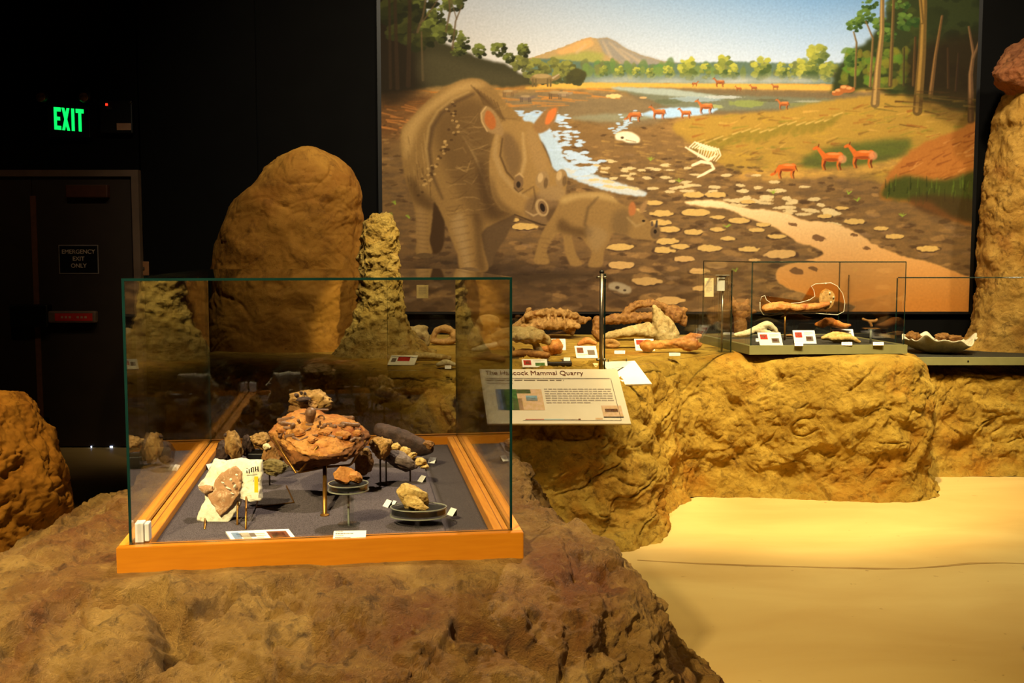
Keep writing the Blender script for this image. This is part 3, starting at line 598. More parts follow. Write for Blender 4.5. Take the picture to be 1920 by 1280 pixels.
    C.poly([(905, 420), (965, 400), (952, 440), (938, 462), (928, 480), (922, 500), (900, 500), (898, 460)], (92, 70, 42), 1, 1)         # far fore leg
    body = [(754, 262), (757, 240), (770, 226), (795, 198), (827, 170), (857, 154), (883, 147), (908, 151), (932, 172), (950, 195), (975, 222), (990, 300), (985, 380), (960, 404), (930, 418), (905, 436), (908, 468), (914, 508), (866, 508), (858, 478), (846, 448), (832, 410), (818, 382), (808, 376), (812, 396), (809, 430), (806, 450), (811, 474), (798, 482), (780, 474), (782, 450), (778, 392), (762, 340), (756, 300)]
    C.poly(body, bt, 1, .6, True, 1, .1)
    C.poly([(760, 240), (800, 200), (850, 162), (885, 152), (915, 160), (880, 170), (830, 195), (790, 235), (765, 300), (757, 270)], lt, .65, 5)
    C.poly([(815, 240), (840, 205), (870, 185), (905, 190), (930, 230), (925, 300), (935, 390), (900, 420), (860, 360), (830, 300)], dk, .45, 9)
    for a in range(70):
        t = rs.rand(); x = 835 + 110 * rs.rand(); y = 200 + 210 * t; C.line([(x, y), (x + rs.uniform(8, 22), y + rs.uniform(-10, 10)), (x + rs.uniform(22, 34), y + rs.uniform(-14, 6))], [1, 1.8, 1], [dk, lt][a % 2], rs.uniform(.15, .4), 1)
    for a in range(40):
        x = 765 + 45 * rs.rand(); y = 240 + 120 * rs.rand(); C.line([(x, y), (x + 2, y + rs.uniform(8, 22))], [1, 1.6], [dk, lt][a % 2], rs.uniform(.15, .4), 1)
    C.poly([(770, 330), (795, 360), (815, 380), (812, 395), (785, 385), (768, 355)], dk, .6, 5)
    C.poly([(782, 395), (798, 400), (798, 470), (786, 470)], (156, 122, 72), .6, 4); C.poly([(848, 420), (868, 400), (880, 470), (884, 505), (870, 505), (862, 470)], (168, 138, 88), .65, 5)
    C.poly([(888, 400), (905, 420), (906, 470), (912, 506), (896, 506), (892, 460)], dk, .5, 4)
    C.line([(888, 176), (858, 190), (830, 212), (812, 240), (806, 280), (812, 330), (830, 372)], [5, 6, 7, 8, 7, 6, 3], (84, 62, 36), .75, 3); C.line([(880, 172), (850, 186), (822, 208), (806, 236), (800, 276), (806, 326)], [3, 4, 4, 4, 4, 3], (176, 144, 84), .6, 2)
    for k in range(60):
        t = rs.rand(); x = 806 + 14 * math.sin(t * 5) + rs.normal() * 5; y = 190 + 180 * t; C.ell(x + (1 - t) * 40, y, 3, 2.2, [dk, lt][k % 2], .6, .4)
    for a in range(9): C.line([(884 + a * 6, 160 + a * 4), (900 + a * 5, 178 + a * 4.5), (908 + a * 5, 196 + a * 4)], [1.5, 2.6, 1.5], dk, .55, 1.4)
    for a in range(10): C.line([(850 + a * 6, 230 + a * 9), (880 + a * 4, 250 + a * 13), (900 + a * 3, 246 + a * 14)], [1, 2.5, 1], (158, 128, 76), .28, 2)
    for a in range(9): C.line([(836 + a * 4, 390 + a * 13), (868 + a * 3, 384 + a * 13)], [1, 2], (84, 62, 36), .35, 1.5)
    for a in range(9): C.line([(778 + a * 1, 400 + a * 8), (802, 402 + a * 8)], [1, 2], (84, 62, 36), .3, 1.5)
    C.poly([(905, 300), (925, 380), (960, 402), (925, 415), (905, 380), (895, 330)], dk, .7, 6)
    C.ell(878, 506, 20, 5, (112, 88, 54), 1, .3); C.ell(796, 479, 16, 5, (96, 74, 44), 1, .3)
    # head
    head = [(930, 250), (938, 232), (955, 225), (975, 228), (996, 229), (1006, 240), (1013, 262), (1026, 290), (1040, 322), (1052, 322), (1063, 334), (1060, 365), (1062, 384), (1057, 402), (1048, 418), (1032, 425), (1012, 420), (985, 412), (963, 402), (938, 391), (922, 360), (918, 310), (922, 275)]
    C.poly([(1006, 262), (1020, 272), (1034, 310), (1022, 310), (1010, 285)], dk, 1, 1)
    C.poly(head, (150, 116, 62), 1, .6)
    C.poly([(944, 250), (962, 256), (978, 290), (974, 322), (960, 334), (948, 306), (942, 275)], (108, 82, 48), .8, 4); C.line([(980, 250), (984, 300), (978, 325), (966, 338)], [5, 7, 6, 3], (182, 150, 92), .6, 2.5)
    C.poly([(990, 240), (1004, 250), (1026, 300), (1030, 330), (1008, 320), (992, 280)], (158, 124, 72), .7, 4)
    C.line([(932, 255), (928, 290), (940, 325), (965, 355), (990, 372)], [6, 9, 10, 8, 4], (166, 134, 80), .7, 2.5); C.line([(942, 260), (938, 292), (950, 322), (972, 346)], [2, 3, 3, 2], dk, .75, 1.5)
    C.poly([(922, 330), (935, 370), (962, 395), (985, 402), (965, 404), (938, 392), (922, 362)], dk, .5, 4)
    C.ell(972, 343, 9, 15, (120, 92, 56), 1, .25, 8); C.line([(966, 330), (974, 325), (981, 332)], [2, 3, 2], (186, 152, 96), .8, 1); C.ell(972, 346, 4, 6, (42, 30, 18), .9, .4); C.line([(964, 352), (972, 360), (980, 354)], 2, dk, .7, 1)
    C.ell(1018, 392, 34, 30, (112, 86, 54), .8, .4); C.ell(1035, 362, 26, 14, (150, 120, 74), .8, .5); C.ell(1040, 404, 16, 16, dk, .5, .6)
    C.ell(1016, 389, 12, 17, (168, 138, 88), 1, .2, -18); C.ell(1017, 389, 8, 13, (120, 92, 58), 1, .2, -18); C.ell(1017, 389, 4.5, 8, (36, 24, 14), 1, .3, -18)
    C.line([(986, 396), (1000, 404), (1010, 400)], [2, 4, 2], (176, 146, 96), .8, 1); C.line([(965, 402), (990, 412), (1015, 421), (1035, 424)], [2, 3, 3, 2], (48, 34, 20), .8, 1); C.line([(980, 362), (1000, 350), (1004, 372), (998, 392)], [2, 2, 3, 2], dk, .5, 1.5)
    for x, y, q in ((1017, 338, 0), (1052, 334, 1)): C.ell(x, y, 13 - q * 2, 17, (148, 118, 72), 1, .2, 5); C.ell(x - 4, y - 5, 5, 9, (196, 164, 108), .8, .6, 10); C.ell(x + 6, y + 5, 4, 10, dk, .5, .6, 5)
    C.poly([(930, 252), (914, 246), (904, 228), (902, 212), (910, 200), (920, 202), (932, 214), (942, 236), (944, 254)], (150, 118, 70), 1, .6); C.poly([(912, 210), (920, 209), (929, 222), (930, 238), (921, 243), (910, 230)], (168, 96, 42), 1, 1.5); C.line([(914, 246), (904, 228), (903, 212), (912, 200)], 2, (206, 172, 110), .8, 1)
    C.poly([(1000, 236), (1012, 218), (1026, 204), (1046, 200), (1044, 214), (1038, 232), (1024, 246), (1008, 250)], (140, 104, 58), 1, .6); C.poly([(1028, 210), (1043, 203), (1040, 218), (1030, 232), (1022, 232)], (212, 112, 50), 1, 1.5)
    # calf
    calf = [(1050, 378), (1060, 366), (1092, 360), (1132, 361), (1150, 372), (1168, 384), (1182, 388), (1200, 398), (1212, 410), (1226, 420), (1238, 426), (1236, 444), (1226, 451), (1208, 450), (1188, 448), (1172, 440), (1150, 438), (1143, 453), (1134, 470), (1132, 484), (1128, 500), (1106, 501), (1104, 492), (1110, 474), (1100, 458), (1088, 444), (1074, 440), (1076, 458), (1082, 478), (1092, 496), (1072, 498), (1060, 474), (1056, 446), (1050, 436), (1036, 450), (1026, 470), (1030, 494), (1004, 494), (1003, 480), (1010, 456), (1020, 430), (1036, 405)]
    C.poly(calf, (140, 108, 58), 1, .6)
    C.poly([(1055, 370), (1092, 362), (1135, 363), (1160, 380), (1130, 374), (1090, 372), (1055, 382)], (188, 156, 92), .7, 3); C.poly([(1052, 410), (1075, 425), (1110, 430), (1105, 445), (1070, 440), (1045, 430)], dk, .6, 4)
    C.line([(1120, 370), (1102, 390), (1096, 420), (1108, 440)], [3, 5, 5, 3], (84, 64, 38), .6, 2.5); C.poly([(1098, 430), (1120, 425), (1140, 440), (1128, 465), (1112, 470)], (150, 122, 76), .6, 4)
    C.poly([(1150, 400), (1180, 395), (1178, 438), (1150, 436)], (100, 78, 46), .6, 5); C.line([(1176, 408), (1192, 424), (1208, 418)], [3, 4, 2], (166, 136, 84), .7, 2); C.ell(1206, 414, 3, 2, (30, 22, 14), 1, .3); C.ell(1228, 436, 9, 12, (92, 72, 46), .8, .4); C.ell(1228, 434, 3, 4, (36, 26, 16), 1, .3)
    C.poly([(1180, 404), (1179, 386), (1186, 378), (1192, 388), (1190, 402)], (168, 104, 54), 1, .6); C.poly([(1198, 394), (1206, 380), (1214, 375), (1210, 392), (1204, 400)], (150, 114, 66), 1, .6)
    C.line([(1230, 424), (1231, 414)], [5, 3], (66, 56, 48), 1, .5); C.line([(1222, 422), (1222, 416)], [4, 3], (86, 70, 54), 1, .5)
    for a in range(5): C.line([(1014 + a, 446 + a * 9), (1030, 448 + a * 9)], [1, 2], (84, 62, 36), .3, 1.2)
    # overall brush grain
    gr = N2(.25, .25, 31, 3); im = C.im * (1 + .05 * gr[..., None]); return np.clip(im, 0, 1)

# ------------------------------------------------------------------ materials used
GLASS = glassmat('clear_glass')
ACRYL = glassmat('clear_acrylic', (.90, .92, .90), 1.49)
GEDGE = mat('glass_edge', (16, 44, 40), .12, (10, 34, 32), 8, spec=.8)
AEDGE = mat('acrylic_edge', (150, 150, 135), .1, (120, 120, 110), 30, spec=.9)
R_BENCH = rockmat('ochre_rock', (164, 126, 40), (204, 166, 70), (96, 64, 16), (174, 116, 26), 1.3, .9)
R_FRONT = rockmat('brown_rock', (132, 94, 42), (180, 140, 74), (58, 36, 14), (116, 68, 28), 1.6, 1.0, .55, .035, .55)
R_BOULD = rockmat('smooth_boulder_rock', (156, 106, 36), (184, 132, 52), (108, 68, 22), (144, 86, 24), .7, .35)
R_CAP = rockmat('reddish_rock', (120, 70, 40), (150, 96, 56), (74, 40, 22), (124, 62, 34), 1.2, .5)
BLACK = mat('black_wall_paint', (10, 9, 8), .9, (8, 7, 6), 4, spec=.1)
BLACKP = mat('black_plastic', (14, 12, 11), .45, (10, 9, 8), 10)
BLACKSTONE = rockmat('black_gravel', (16, 13, 12), (40, 34, 30), (6, 5, 5), (14, 11, 10), 16, .9, .5, .004)
CARPET = mat('charcoal_carpet', (140, 126, 130), .95, (70, 62, 68), 420, .9, 700, spec=.05)
CARPETD = mat('dark_carpet_margin', (104, 94, 96), .95, (76, 68, 70), 380, .7, 600, spec=.05)
BRASS = mat('aged_brass', (168, 120, 52), .35, (130, 86, 34), 30, metal=.8)
STEEL = mat('brushed_steel', (150, 140, 125), .3, (120, 112, 100), 30, metal=.9)
OLIVE = mat('olive_painted_board', (126, 122, 78), .6, (118, 114, 72), 12)
OLIVED = mat('dark_olive_deck', (48, 44, 34), .8, (40, 37, 28), 60, .2, 200)
PAPER = mat('white_card', (236, 230, 222), .6, (228, 222, 214), 10)
CREAM = mat('cream_panel_face', (236, 220, 186), .55, (230, 213, 178), 8)
YELLOWC = mat('yellowed_paper', (228, 206, 158), .7, (220, 196, 146), 8)
INK = mat('grey_ink', (112, 98, 88), .7, spec=.1); INKP = mat('pale_ink', (186, 170, 150), .7, spec=.1); INKD = mat('dark_ink', (40, 32, 34), .7, spec=.1)
INKR = mat('red_ink', (188, 52, 38), .6, (150, 40, 34), 60, spec=.1); INKG = mat('green_ink', (92, 128, 62), .6, (62, 96, 48), 60, spec=.1); INKB = mat('blue_ink', (120, 138, 168), .6, spec=.1)
INKT = mat('tan_ink', (214, 176, 124), .6, (224, 186, 150), 60, spec=.1); INKBR = mat('brown_ink', (128, 70, 40), .6, (90, 54, 36), 60, spec=.1); INKLB = mat('light_blue_ink', (160, 196, 206), .6, spec=.1)
F_TAN = rockmat('tan_fossil', (148, 108, 54), (196, 154, 90), (80, 52, 24), (142, 88, 34), 7, .6, .7, .006)
F_ORANGE = rockmat('orange_fossil', (170, 104, 42), (206, 146, 78), (100, 54, 22), (150, 76, 28), 7, .5, .55, .005)
F_BROWN = rockmat('brown_fossil', (118, 78, 36), (164, 118, 62), (58, 36, 16), (104, 58, 22), 7, .6, .6, .006)
F_DARK = rockmat('dark_brown_fossil', (52, 36, 30), (86, 62, 50), (26, 18, 16), (56, 34, 26), 8, .6, .5, .006)
F_GREY = rockmat('grey_tan_fossil', (150, 128, 82), (190, 166, 114), (88, 70, 40), (138, 106, 56), 7, .5, .75, .005)
F_CREAM = rockmat('cream_fossil', (190, 172, 130), (220, 204, 164), (130, 108, 72), (176, 144, 96), 7, .4, .75, .004)
F_YELL = rockmat('yellow_tan_fossil', (182, 142, 72), (220, 188, 118), (112, 80, 40), (170, 120, 52), 8, .6, .7, .005)
F_OLIVE = rockmat('olive_brown_fossil', (104, 88, 52), (144, 124, 76), (58, 46, 26), (96, 74, 40), 9, .7, .8, .006)
F_MIX = rockmat('orange_conglomerate', (178, 112, 46), (208, 150, 78), (92, 50, 22), (160, 84, 28), 9, .8, .7, .007, .56)
F_TOOTH = rockmat('glossy_brown_bone', (96, 66, 46), (134, 98, 72), (56, 36, 26), (92, 56, 40), 8, .25, .35, .003)
PLASTER = rockmat('white_plaster', (216, 204, 178), (234, 224, 200), (176, 158, 124), (206, 188, 150), 9, .5, .8, .005, .7)
wood, _N, _L = newmat('maple_wood')
def _wood(m, c1, c2, stretch):
    N, L = m.node_tree.nodes, m.node_tree.links; b = N['Principled BSDF']; tc = N.new('ShaderNodeTexCoord'); mp = N.new('ShaderNodeMapping')
    mp.inputs['Scale'].default_value = stretch; nz = N.new('ShaderNodeTexNoise'); nz.inputs['Scale'].default_value = 9; nz.inputs['Detail'].default_value = 7; nz.inputs['Distortion'].default_value = .4
    r = N.new('ShaderNodeValToRGB'); r.color_ramp.elements[0].position = .3; r.color_ramp.elements[1].position = .7; r.color_ramp.elements[0].color = (*lin(c2), 1); r.color_ramp.elements[1].color = (*lin(c1), 1)
    L.new(tc.outputs['Object'], mp.inputs[0]); L.new(mp.outputs[0], nz.inputs['Vector']); L.new(nz.outputs['Fac'], r.inputs[0]); L.new(r.outputs[0], b.inputs['Base Color']); b.inputs['Roughness'].default_value = .38
_wood(wood, (172, 104, 12), (164, 96, 8), (1.2, 14, 14)); WOODX = wood
woody, _, _ = newmat('maple_wood_lengthwise'); _wood(woody, (222, 150, 56), (200, 122, 36), (14, 1.2, 14)); WOODY = woody

# ------------------------------------------------------------------ setting
YW = 8.5
def struct(o): o['kind'] = 'structure'; return o
fm, N_, L_ = newmat('painted_concrete_floor'); b_ = N_['Principled BSDF']; b_.inputs['Roughness'].default_value = .55; b_.inputs['Specular IOR Level'].default_value = .25
tc = N_.new('ShaderNodeTexCoord')
def _n(sc, det=5, st=(1, 1, 1), dis=0):
    mp = N_.new('ShaderNodeMapping'); mp.inputs['Scale'].default_value = st; L_.new(tc.outputs['Object'], mp.inputs[0])
    n = N_.new('ShaderNodeTexNoise'); n.inputs['Scale'].default_value = sc; n.inputs['Detail'].default_value = det; n.inputs['Distortion'].default_value = dis; L_.new(mp.outputs[0], n.inputs['Vector']); return n.outputs['Fac']
r = N_.new('ShaderNodeValToRGB'); r.color_ramp.elements[0].position = .3; r.color_ramp.elements[1].position = .72; r.color_ramp.elements[0].color = (*lin((204, 168, 104)), 1); r.color_ramp.elements[1].color = (*lin((220, 190, 124)), 1)
L_.new(_n(1.1, 6, (1, 2.2, 1), .5), r.inputs[0])
r2 = N_.new('ShaderNodeValToRGB'); r2.color_ramp.elements[0].position = .71; r2.color_ramp.elements[1].position = .76; r2.color_ramp.elements[0].color = (0, 0, 0, 1); r2.color_ramp.elements[1].color = (.7, .7, .7, 1)
L_.new(_n(14, 3), r2.inputs[0])
mx = N_.new('ShaderNodeMix'); mx.data_type = 'RGBA'; L_.new(r2.outputs[0], mx.inputs[0]); L_.new(r.outputs[0], mx.inputs[6]); mx.inputs[7].default_value = (*lin((150, 110, 60)), 1); L_.new(mx.outputs[2], b_.inputs['Base Color'])
floor = struct(box('floor', (-6, -3, -.1), (7, YW + .2, 0), fm))
struct(box('ceiling', (-6, -3, 5.2), (7, YW + .2, 5.3), BLACK))
struct(box('wall_back', (-6, YW, 0), (7, YW + .2, 5.2), BLACK))
struct(box('wall_left', (-6.2, -3, 0), (-6, YW + .2, 5.2), BLACK)); struct(box('wall_right', (7, -3, 0), (7.2, YW + .2, 5.2), BLACK)); struct(box('wall_front', (-6, -3.2, 0), (7, -3, 5.2), BLACK))
# hairline crack wandering across the concrete
crk = []
for px, py in ((1195, 1050), (1300, 1056), (1400, 1060), (1480, 1062), (1560, 1064), (1640, 1066), (1700, 1066), (1760, 1062), (1820, 1056), (1880, 1055), (1960, 1058)): crk.append(onz(px, py, 0.0))
bm = bmesh.new(); pv = None
for i, p in enumerate(crk):
    w = .006 + .004 * (i % 3); a = bm.verts.new((p.x, p.y - w, .0012)); c = bm.verts.new((p.x, p.y + w, .0012))
    if pv: bm.faces.new([pv[0], a, c, pv[1]])
    pv = (a, c)
CR = mat('crack_dust', (160, 122, 66), .9, (188, 150, 88), 6)
bmobj('crack', bm, CR, floor)

# mural
ymur = YW - .05
nu, nv = 980, 620
p00, p11 = at(716, -150, ymur), at(1838, -150, ymur); x0m, x1m = at(716, 300, ymur).x, at(1826, 300, ymur).x; z0m, z1m = at(960, 584, ymur).z, at(960, -150, ymur).z
Xm, Zm = np.meshgrid(np.linspace(x0m, x1m, nu), np.linspace(z0m, z1m, nv), indexing='ij')
V = np.stack([Xm, np.full(Xm.shape, ymur), Zm], -1).reshape(-1, 3)
me = meshnp('painted_canvas', V, gridfaces(nu, nv))
img = paint()
dz = V[:, 2] - EYE; fwd = V[:, 1] * math.cos(TH) - dz * math.sin(TH); upc = V[:, 1] * math.sin(TH) + dz * math.cos(TH)
cx_ = 960 + FPX * V[:, 0] / (V[:, 1] * math.cos(TH)) - CX0; cy_ = 640 - FPX * upc / fwd - CY0      # canvas cell of each point
cx_ = np.clip(cx_, 0, CX1 - CX0 - 1.01); cy_ = np.clip(cy_, 0, CY1 - CY0 - 1.01); ix, iy = cx_.astype(int), cy_.astype(int); fx, fy = (cx_ - ix)[:, None], (cy_ - iy)[:, None]
col = (img[iy, ix] * (1 - fx) + img[iy, ix + 1] * fx) * (1 - fy) + (img[iy + 1, ix] * (1 - fx) + img[iy + 1, ix + 1] * fx) * fy
cl = np.where(col <= .04045, col / 12.92, ((col + .055) / 1.055) ** 2.4)
PAINT_GAIN = np.array((1.0, .99, 1.12)) * .90     # pigments as they read under white light
cl = np.clip(cl * PAINT_GAIN, 0.004, .92)
at_ = me.color_attributes.new('paint', 'FLOAT_COLOR', 'POINT'); at_.data.foreach_set('color', np.concatenate([cl, np.ones((len(cl), 1))], 1).astype(np.float32).ravel())
mm, N2_, L2_ = newmat('mural_paint'); b2 = N2_['Principled BSDF']; b2.inputs['Roughness'].default_value = .75; b2.inputs['Specular IOR Level'].default_value = .12
ca = N2_.new('ShaderNodeVertexColor'); ca.layer_name = 'paint'; nb = N2_.new('ShaderNodeTexNoise'); nb.inputs['Scale'].default_value = 45; nb.inputs['Detail'].default_value = 5; t2 = N2_.new('ShaderNodeTexCoord'); L2_.new(t2.outputs['Object'], nb.inputs['Vector'])
hs = N2_.new('ShaderNodeMix'); hs.data_type = 'RGBA'; hs.blend_type = 'OVERLAY'; hs.inputs[0].default_value = .09; L2_.new(ca.outputs[0], hs.inputs[6]); L2_.new(nb.outputs['Fac'], hs.inputs[7]); L2_.new(hs.outputs[2], b2.inputs['Base Color'])
mur = empty('mural_painting', (0, YW, z0m))
def child(o, p): o.parent = p; o.matrix_parent_inverse = Matrix.Translation(p.location).inverted() if p.rotation_euler.z == 0 else (Matrix.Translation(p.location) @ Matrix.Rotation(p.rotation_euler.z, 4, 'Z')).inverted(); return o
child(link('painted_canvas', me, mm, smooth=False), mur)
child(box('backing_board', (x0m - .03, YW - .048, z0m - .02), (x1m + .03, YW - .001, z1m + .03), BLACKP), mur)
tag(mur, 'large wall mural of a horned rhino-like beast and calf beside a drying river', 'mural')

# black plinth wall strip below the mural and dark wall stay wall_back

# ------------------------------------------------------------------ exit door and wall fittings
YD = 8.42
DOORM = mat('dark_door_paint', (52, 40, 30), .6, (46, 35, 26), 5); FRAMEM = mat('door_frame_paint', (112, 90, 72), .6, (100, 80, 64), 6)
dx0, dx1, dzt = at(-170, 400, YD).x, at(250, 400, YD).x, at(150, 331, YD).z
struct(box('wall_back_door_surround', (dx1 + .06, YD + .03, 0), (-2.0, YW - .001, 5.2), BLACK))
tr = empty('trim_1', (dx1, YD, 0)); tr['kind'] = 'structure'
child(box('jamb', (dx1, YD - .03, 0), (dx1 + .055, YD + .08, dzt), FRAMEM), tr)
child(box('head', (dx0 - .05, YD - .03, dzt), (dx1 + .055, YD + .08, dzt + .05), FRAMEM), tr)
child(box('jamb', (dx0 - .05, YD - .03, 0), (dx0, YD + .08, dzt), FRAMEM), tr)
d1 = empty('door_1', (at(65, 500, YD).x, YD, 0)); d1['kind'] = 'structure'; xs = at(65, 500, YD).x
child(box('door_leaf', (xs + .003, YD, .012), (dx1 - .003, YD + .045, dzt - .004), DOORM), d1)
child(box('door_edge_strip', (xs - .012, YD - .012, .02), (xs + .03, YD, dzt - .15), mat('worn_metal_strip', (120, 80, 58), .5)), d1)
d2 = empty('door_2', (xs - .5, YD, 0)); d2['kind'] = 'structure'
child(box('door_leaf', (dx0 + .003, YD, .012), (xs - .003, YD + .045, dzt - .004), DOORM), d2)
a, b = at(128, 347, YD), at(207, 371, YD); child(box('door_closer', (a.x, YD - .06, b.z), (b.x, YD - .001, a.z), mat('brown_closer', (84, 46, 30), .5), None, .008), d1)
a, b = at(28, 570, YD), at(100, 612, YD); pb = empty('exit_device', (a.x, YD - .05, b.z))
child(box('latch_housing', (a.x, YD - .10, b.z), (b.x, YD - .001, a.z), BLACKP, None, .01), pb)
a, b = at(98, 582, YD), at(188, 604, YD); child(box('push_bar', (a.x, YD - .09, b.z), (b.x, YD - .03, a.z), mat('grey_bar_housing', (120, 96, 80), .5), None, .012), pb)
a2, b2_ = at(112, 586, YD), at(182, 600, YD); child(box('red_label', (a2.x, YD - .093, b2_.z), (b2_.x, YD - .091, a2.z), mat('red_label_plastic', (214, 50, 36), .5)), pb)
wl = mat('pale_lettering', (200, 150, 120), .6)
for k in range(7):
    u = .16 + k * .105; 
    if k == 3: continue
    xx = a2.x + (b2_.x - a2.x) * u; child(box('lettering_mark', (xx, YD - .0945, b2_.z + .02), (xx + .018, YD - .093, a2.z - .022), wl), pb)
child(box('bar_bracket', (b.x - .02, YD - .03, b.z + .02), (b.x - .05, YD - .001, a.z - .02), BLACKP), pb); child(box('bar_bracket', (a.x + .02, YD - .03, b.z + .02), (a.x + .05, YD - .001, a.z - .02), BLACKP), pb)
tag(pb, 'black push bar latch with red label across the dark emergency door', 'push bar')
a, b = at(50, 782, YD), at(94, 807, YD); child(box('kick_latch', (a.x, YD - .07, b.z), (b.x, YD - .001, a.z), BLACKP, None, .006), d1)
BLUE = mat('daylight_through_gap', (190, 210, 255), .5, (190, 210, 255), emit=6)
for px, w in ((206, 5), (71, 3), (92, 2), (170, 2)):
    a = at(px, 845, YD - .01); child(box('gap_light', (a.x, YD - .006, .004), (a.x + px2m(w, YD), YD - .002, .014), BLUE), d1)
# emergency sign
a, b = at(110, 459, YD), at(186, 513, YD); es = empty('emergency_exit_sign', ((a.x + b.x) / 2, YD - .006, b.z)); w_ = b.x - a.x; h_ = a.z - b.z
child(box('sign_border', (a.x, YD - .006, b.z), (b.x, YD - .001, a.z), mat('pale_sign_border', (150, 134, 120), .6)), es)
child(box('sign_face', (a.x + .007, YD - .008, b.z + .007), (b.x - .007, YD - .006, a.z - .007), BLACKP), es)
SL = mat('cream_sign_lettering', (214, 190, 160), .6)
for i, t in enumerate(('EMERGENCY', 'EXIT', 'ONLY')):
    child(words3d('lettering', t, .046, SL, ((a.x + b.x) / 2, YD - .008, a.z - .068 - i * .055), (1, 0, 0), (0, 0, 1), None, 'CENTER', .0006, 1.0, .001, .0006), es)
tag(es, 'small black sign reading EMERGENCY EXIT ONLY on the dark door', 'sign')
# lit EXIT sign
YE = YW; a, b = at(88, 197, YE - .06), at(170, 258, YE - .06); ex = empty('exit_sign', ((a.x + b.x) / 2, YE, b.z))
child(box('sign_box', (a.x, YE - .07, b.z), (b.x, YE - .001, a.z), BLACKP, None, .006), ex)
GRN = mat('green_lit_letters', (10, 235, 90), .5, (10, 235, 90), emit=1.6)
la, lb = at(101, 205, YE - .07), at(158, 247, YE - .07)
def letter(name, segs, x, w):
    bm = bmesh.new()
    for s in segs:
        if len(s) == 4: 
            u0, v0, u1, v1 = s; q = [(u0, v0), (u1, v0), (u1, v1), (u0, v1)]
        else: q = [(s[2 * i], s[2 * i + 1]) for i in range(4)]
        f = [bm.verts.new((x + u * w, YE - .074, lb.z + v * (la.z - lb.z) + .018 - .08 * (x + u * w - la.x))) for u, v in q]; g = [bm.verts.new((v_.co.x, YE - .07, v_.co.z)) for v_ in f]
        bm.faces.new(f)
        for i in range(4): bm.faces.new([f[i], g[i], g[(i + 1) % 4], f[(i + 1) % 4]])
    child(bmobj(name, bm, GRN), ex)
LW = (lb.x - la.x) / 4
letter('letter', [(0, 0, .36, 1), (.36, .82, .92, 1), (.36, .42, .80, .58), (.36, 0, .92, .18)], la.x, LW)
letter('letter', [(0, 1, .36, 1, 1.05, 0, .69, 0), (.69, 1, 1.05, 1, .36, 0, 0, 0)], la.x + LW * 1.05, LW)
letter('letter', [(.1, 0, .48, 1)], la.x + LW * 2.25, LW)
letter('letter', [(0, .82, 1.05, 1), (.34, 0, .71, .82)], la.x + LW * 2.95, LW)
LAMPG = mat('lamp_glass', (150, 110, 66), .2, (90, 60, 30), 30, spec=.8)
for px in (80, 160):
    c = at(px, 182, YE - .09); h = lathe('lamp_head', [(.001, -.03), (.034, -.028), (.046, 0), (.05, .02), (.048, .03), (.04, .033)], BLACKP); h.matrix_world = Matrix.Translation((c.x, YE - .09, c.z)) @ Matrix.Rotation(math.radians(78), 4, 'X'); child(h, ex)
    l = lathe('lamp_lens', [(.001, 0), (.038, .001), (.034, .008), (.001, .012)], LAMPG); l.matrix_world = Matrix.Translation((c.x, YE - .12, c.z - .005)) @ Matrix.Rotation(math.radians(78), 4, 'X'); child(l, ex)
    st = child(tube('lamp_stem', [(c.x, YE - .08, c.z - .02), (c.x, YE - .04, a.z + .0)], .008, BLACKP), ex)
tag(ex, 'green lit EXIT sign with two emergency lamp heads on the black wall', 'exit sign')
# alarm box
a, b = at(190, 190, YW), at(254, 252, YW); al = empty('wall_alarm', (a.x, YW, b.z))
child(box('housing', (a.x, YW - .06, b.z), (b.x, YW - .001, a.z), BLACKP, None, .01), al)
c = at(200, 196, YW - .06); child(box('indicator', (c.x - .008, YW - .066, c.z - .008), (c.x + .008, YW - .06, c.z + .008), mat('red_indicator', (255, 40, 20), .4, (255, 40, 20), emit=3)), al)
c = at(205, 203, YW - .06); child(box('chrome_bracket', (c.x - .02, YW - .066, c.z - .01), (c.x + .02, YW - .06, c.z + .012), STEEL), al)
c = at(245, 193, YW - .06); child(box('screw_cover', (c.x - .01, YW - .064, c.z - .006), (c.x + .01, YW - .06, c.z + .006), STEEL), al)
a, b = at(219, 231, YW - .06), at(246, 244, YW - .06); child(box('name_plate', (a.x, YW - .064, b.z), (b.x, YW - .06, a.z), mat('beige_plate', (186, 140, 108), .5)), al)
tag(al, 'black wall box with red light and beige plate, right of the EXIT sign', 'alarm')
a, b = at(265, 490, YW), at(284, 516, YW); sw = empty('wall_switch', ((a.x + b.x) / 2, YW, b.z)); sy = YD + .03
child(box('cover_plate', (a.x, sy - .008, b.z), (b.x, sy - .0005, a.z), mat('tan_plate', (150, 104, 66), .5), None, .003), sw); child(box('key_slot', ((a.x + b.x) / 2 - .006, sy - .014, (a.z + b.z) / 2 - .012), ((a.x + b.x) / 2 + .006, sy - .008, (a.z + b.z) / 2 + .012), STEEL), sw)
tag(sw, 'small tan switch plate on the black wall beside the door frame', 'switch')

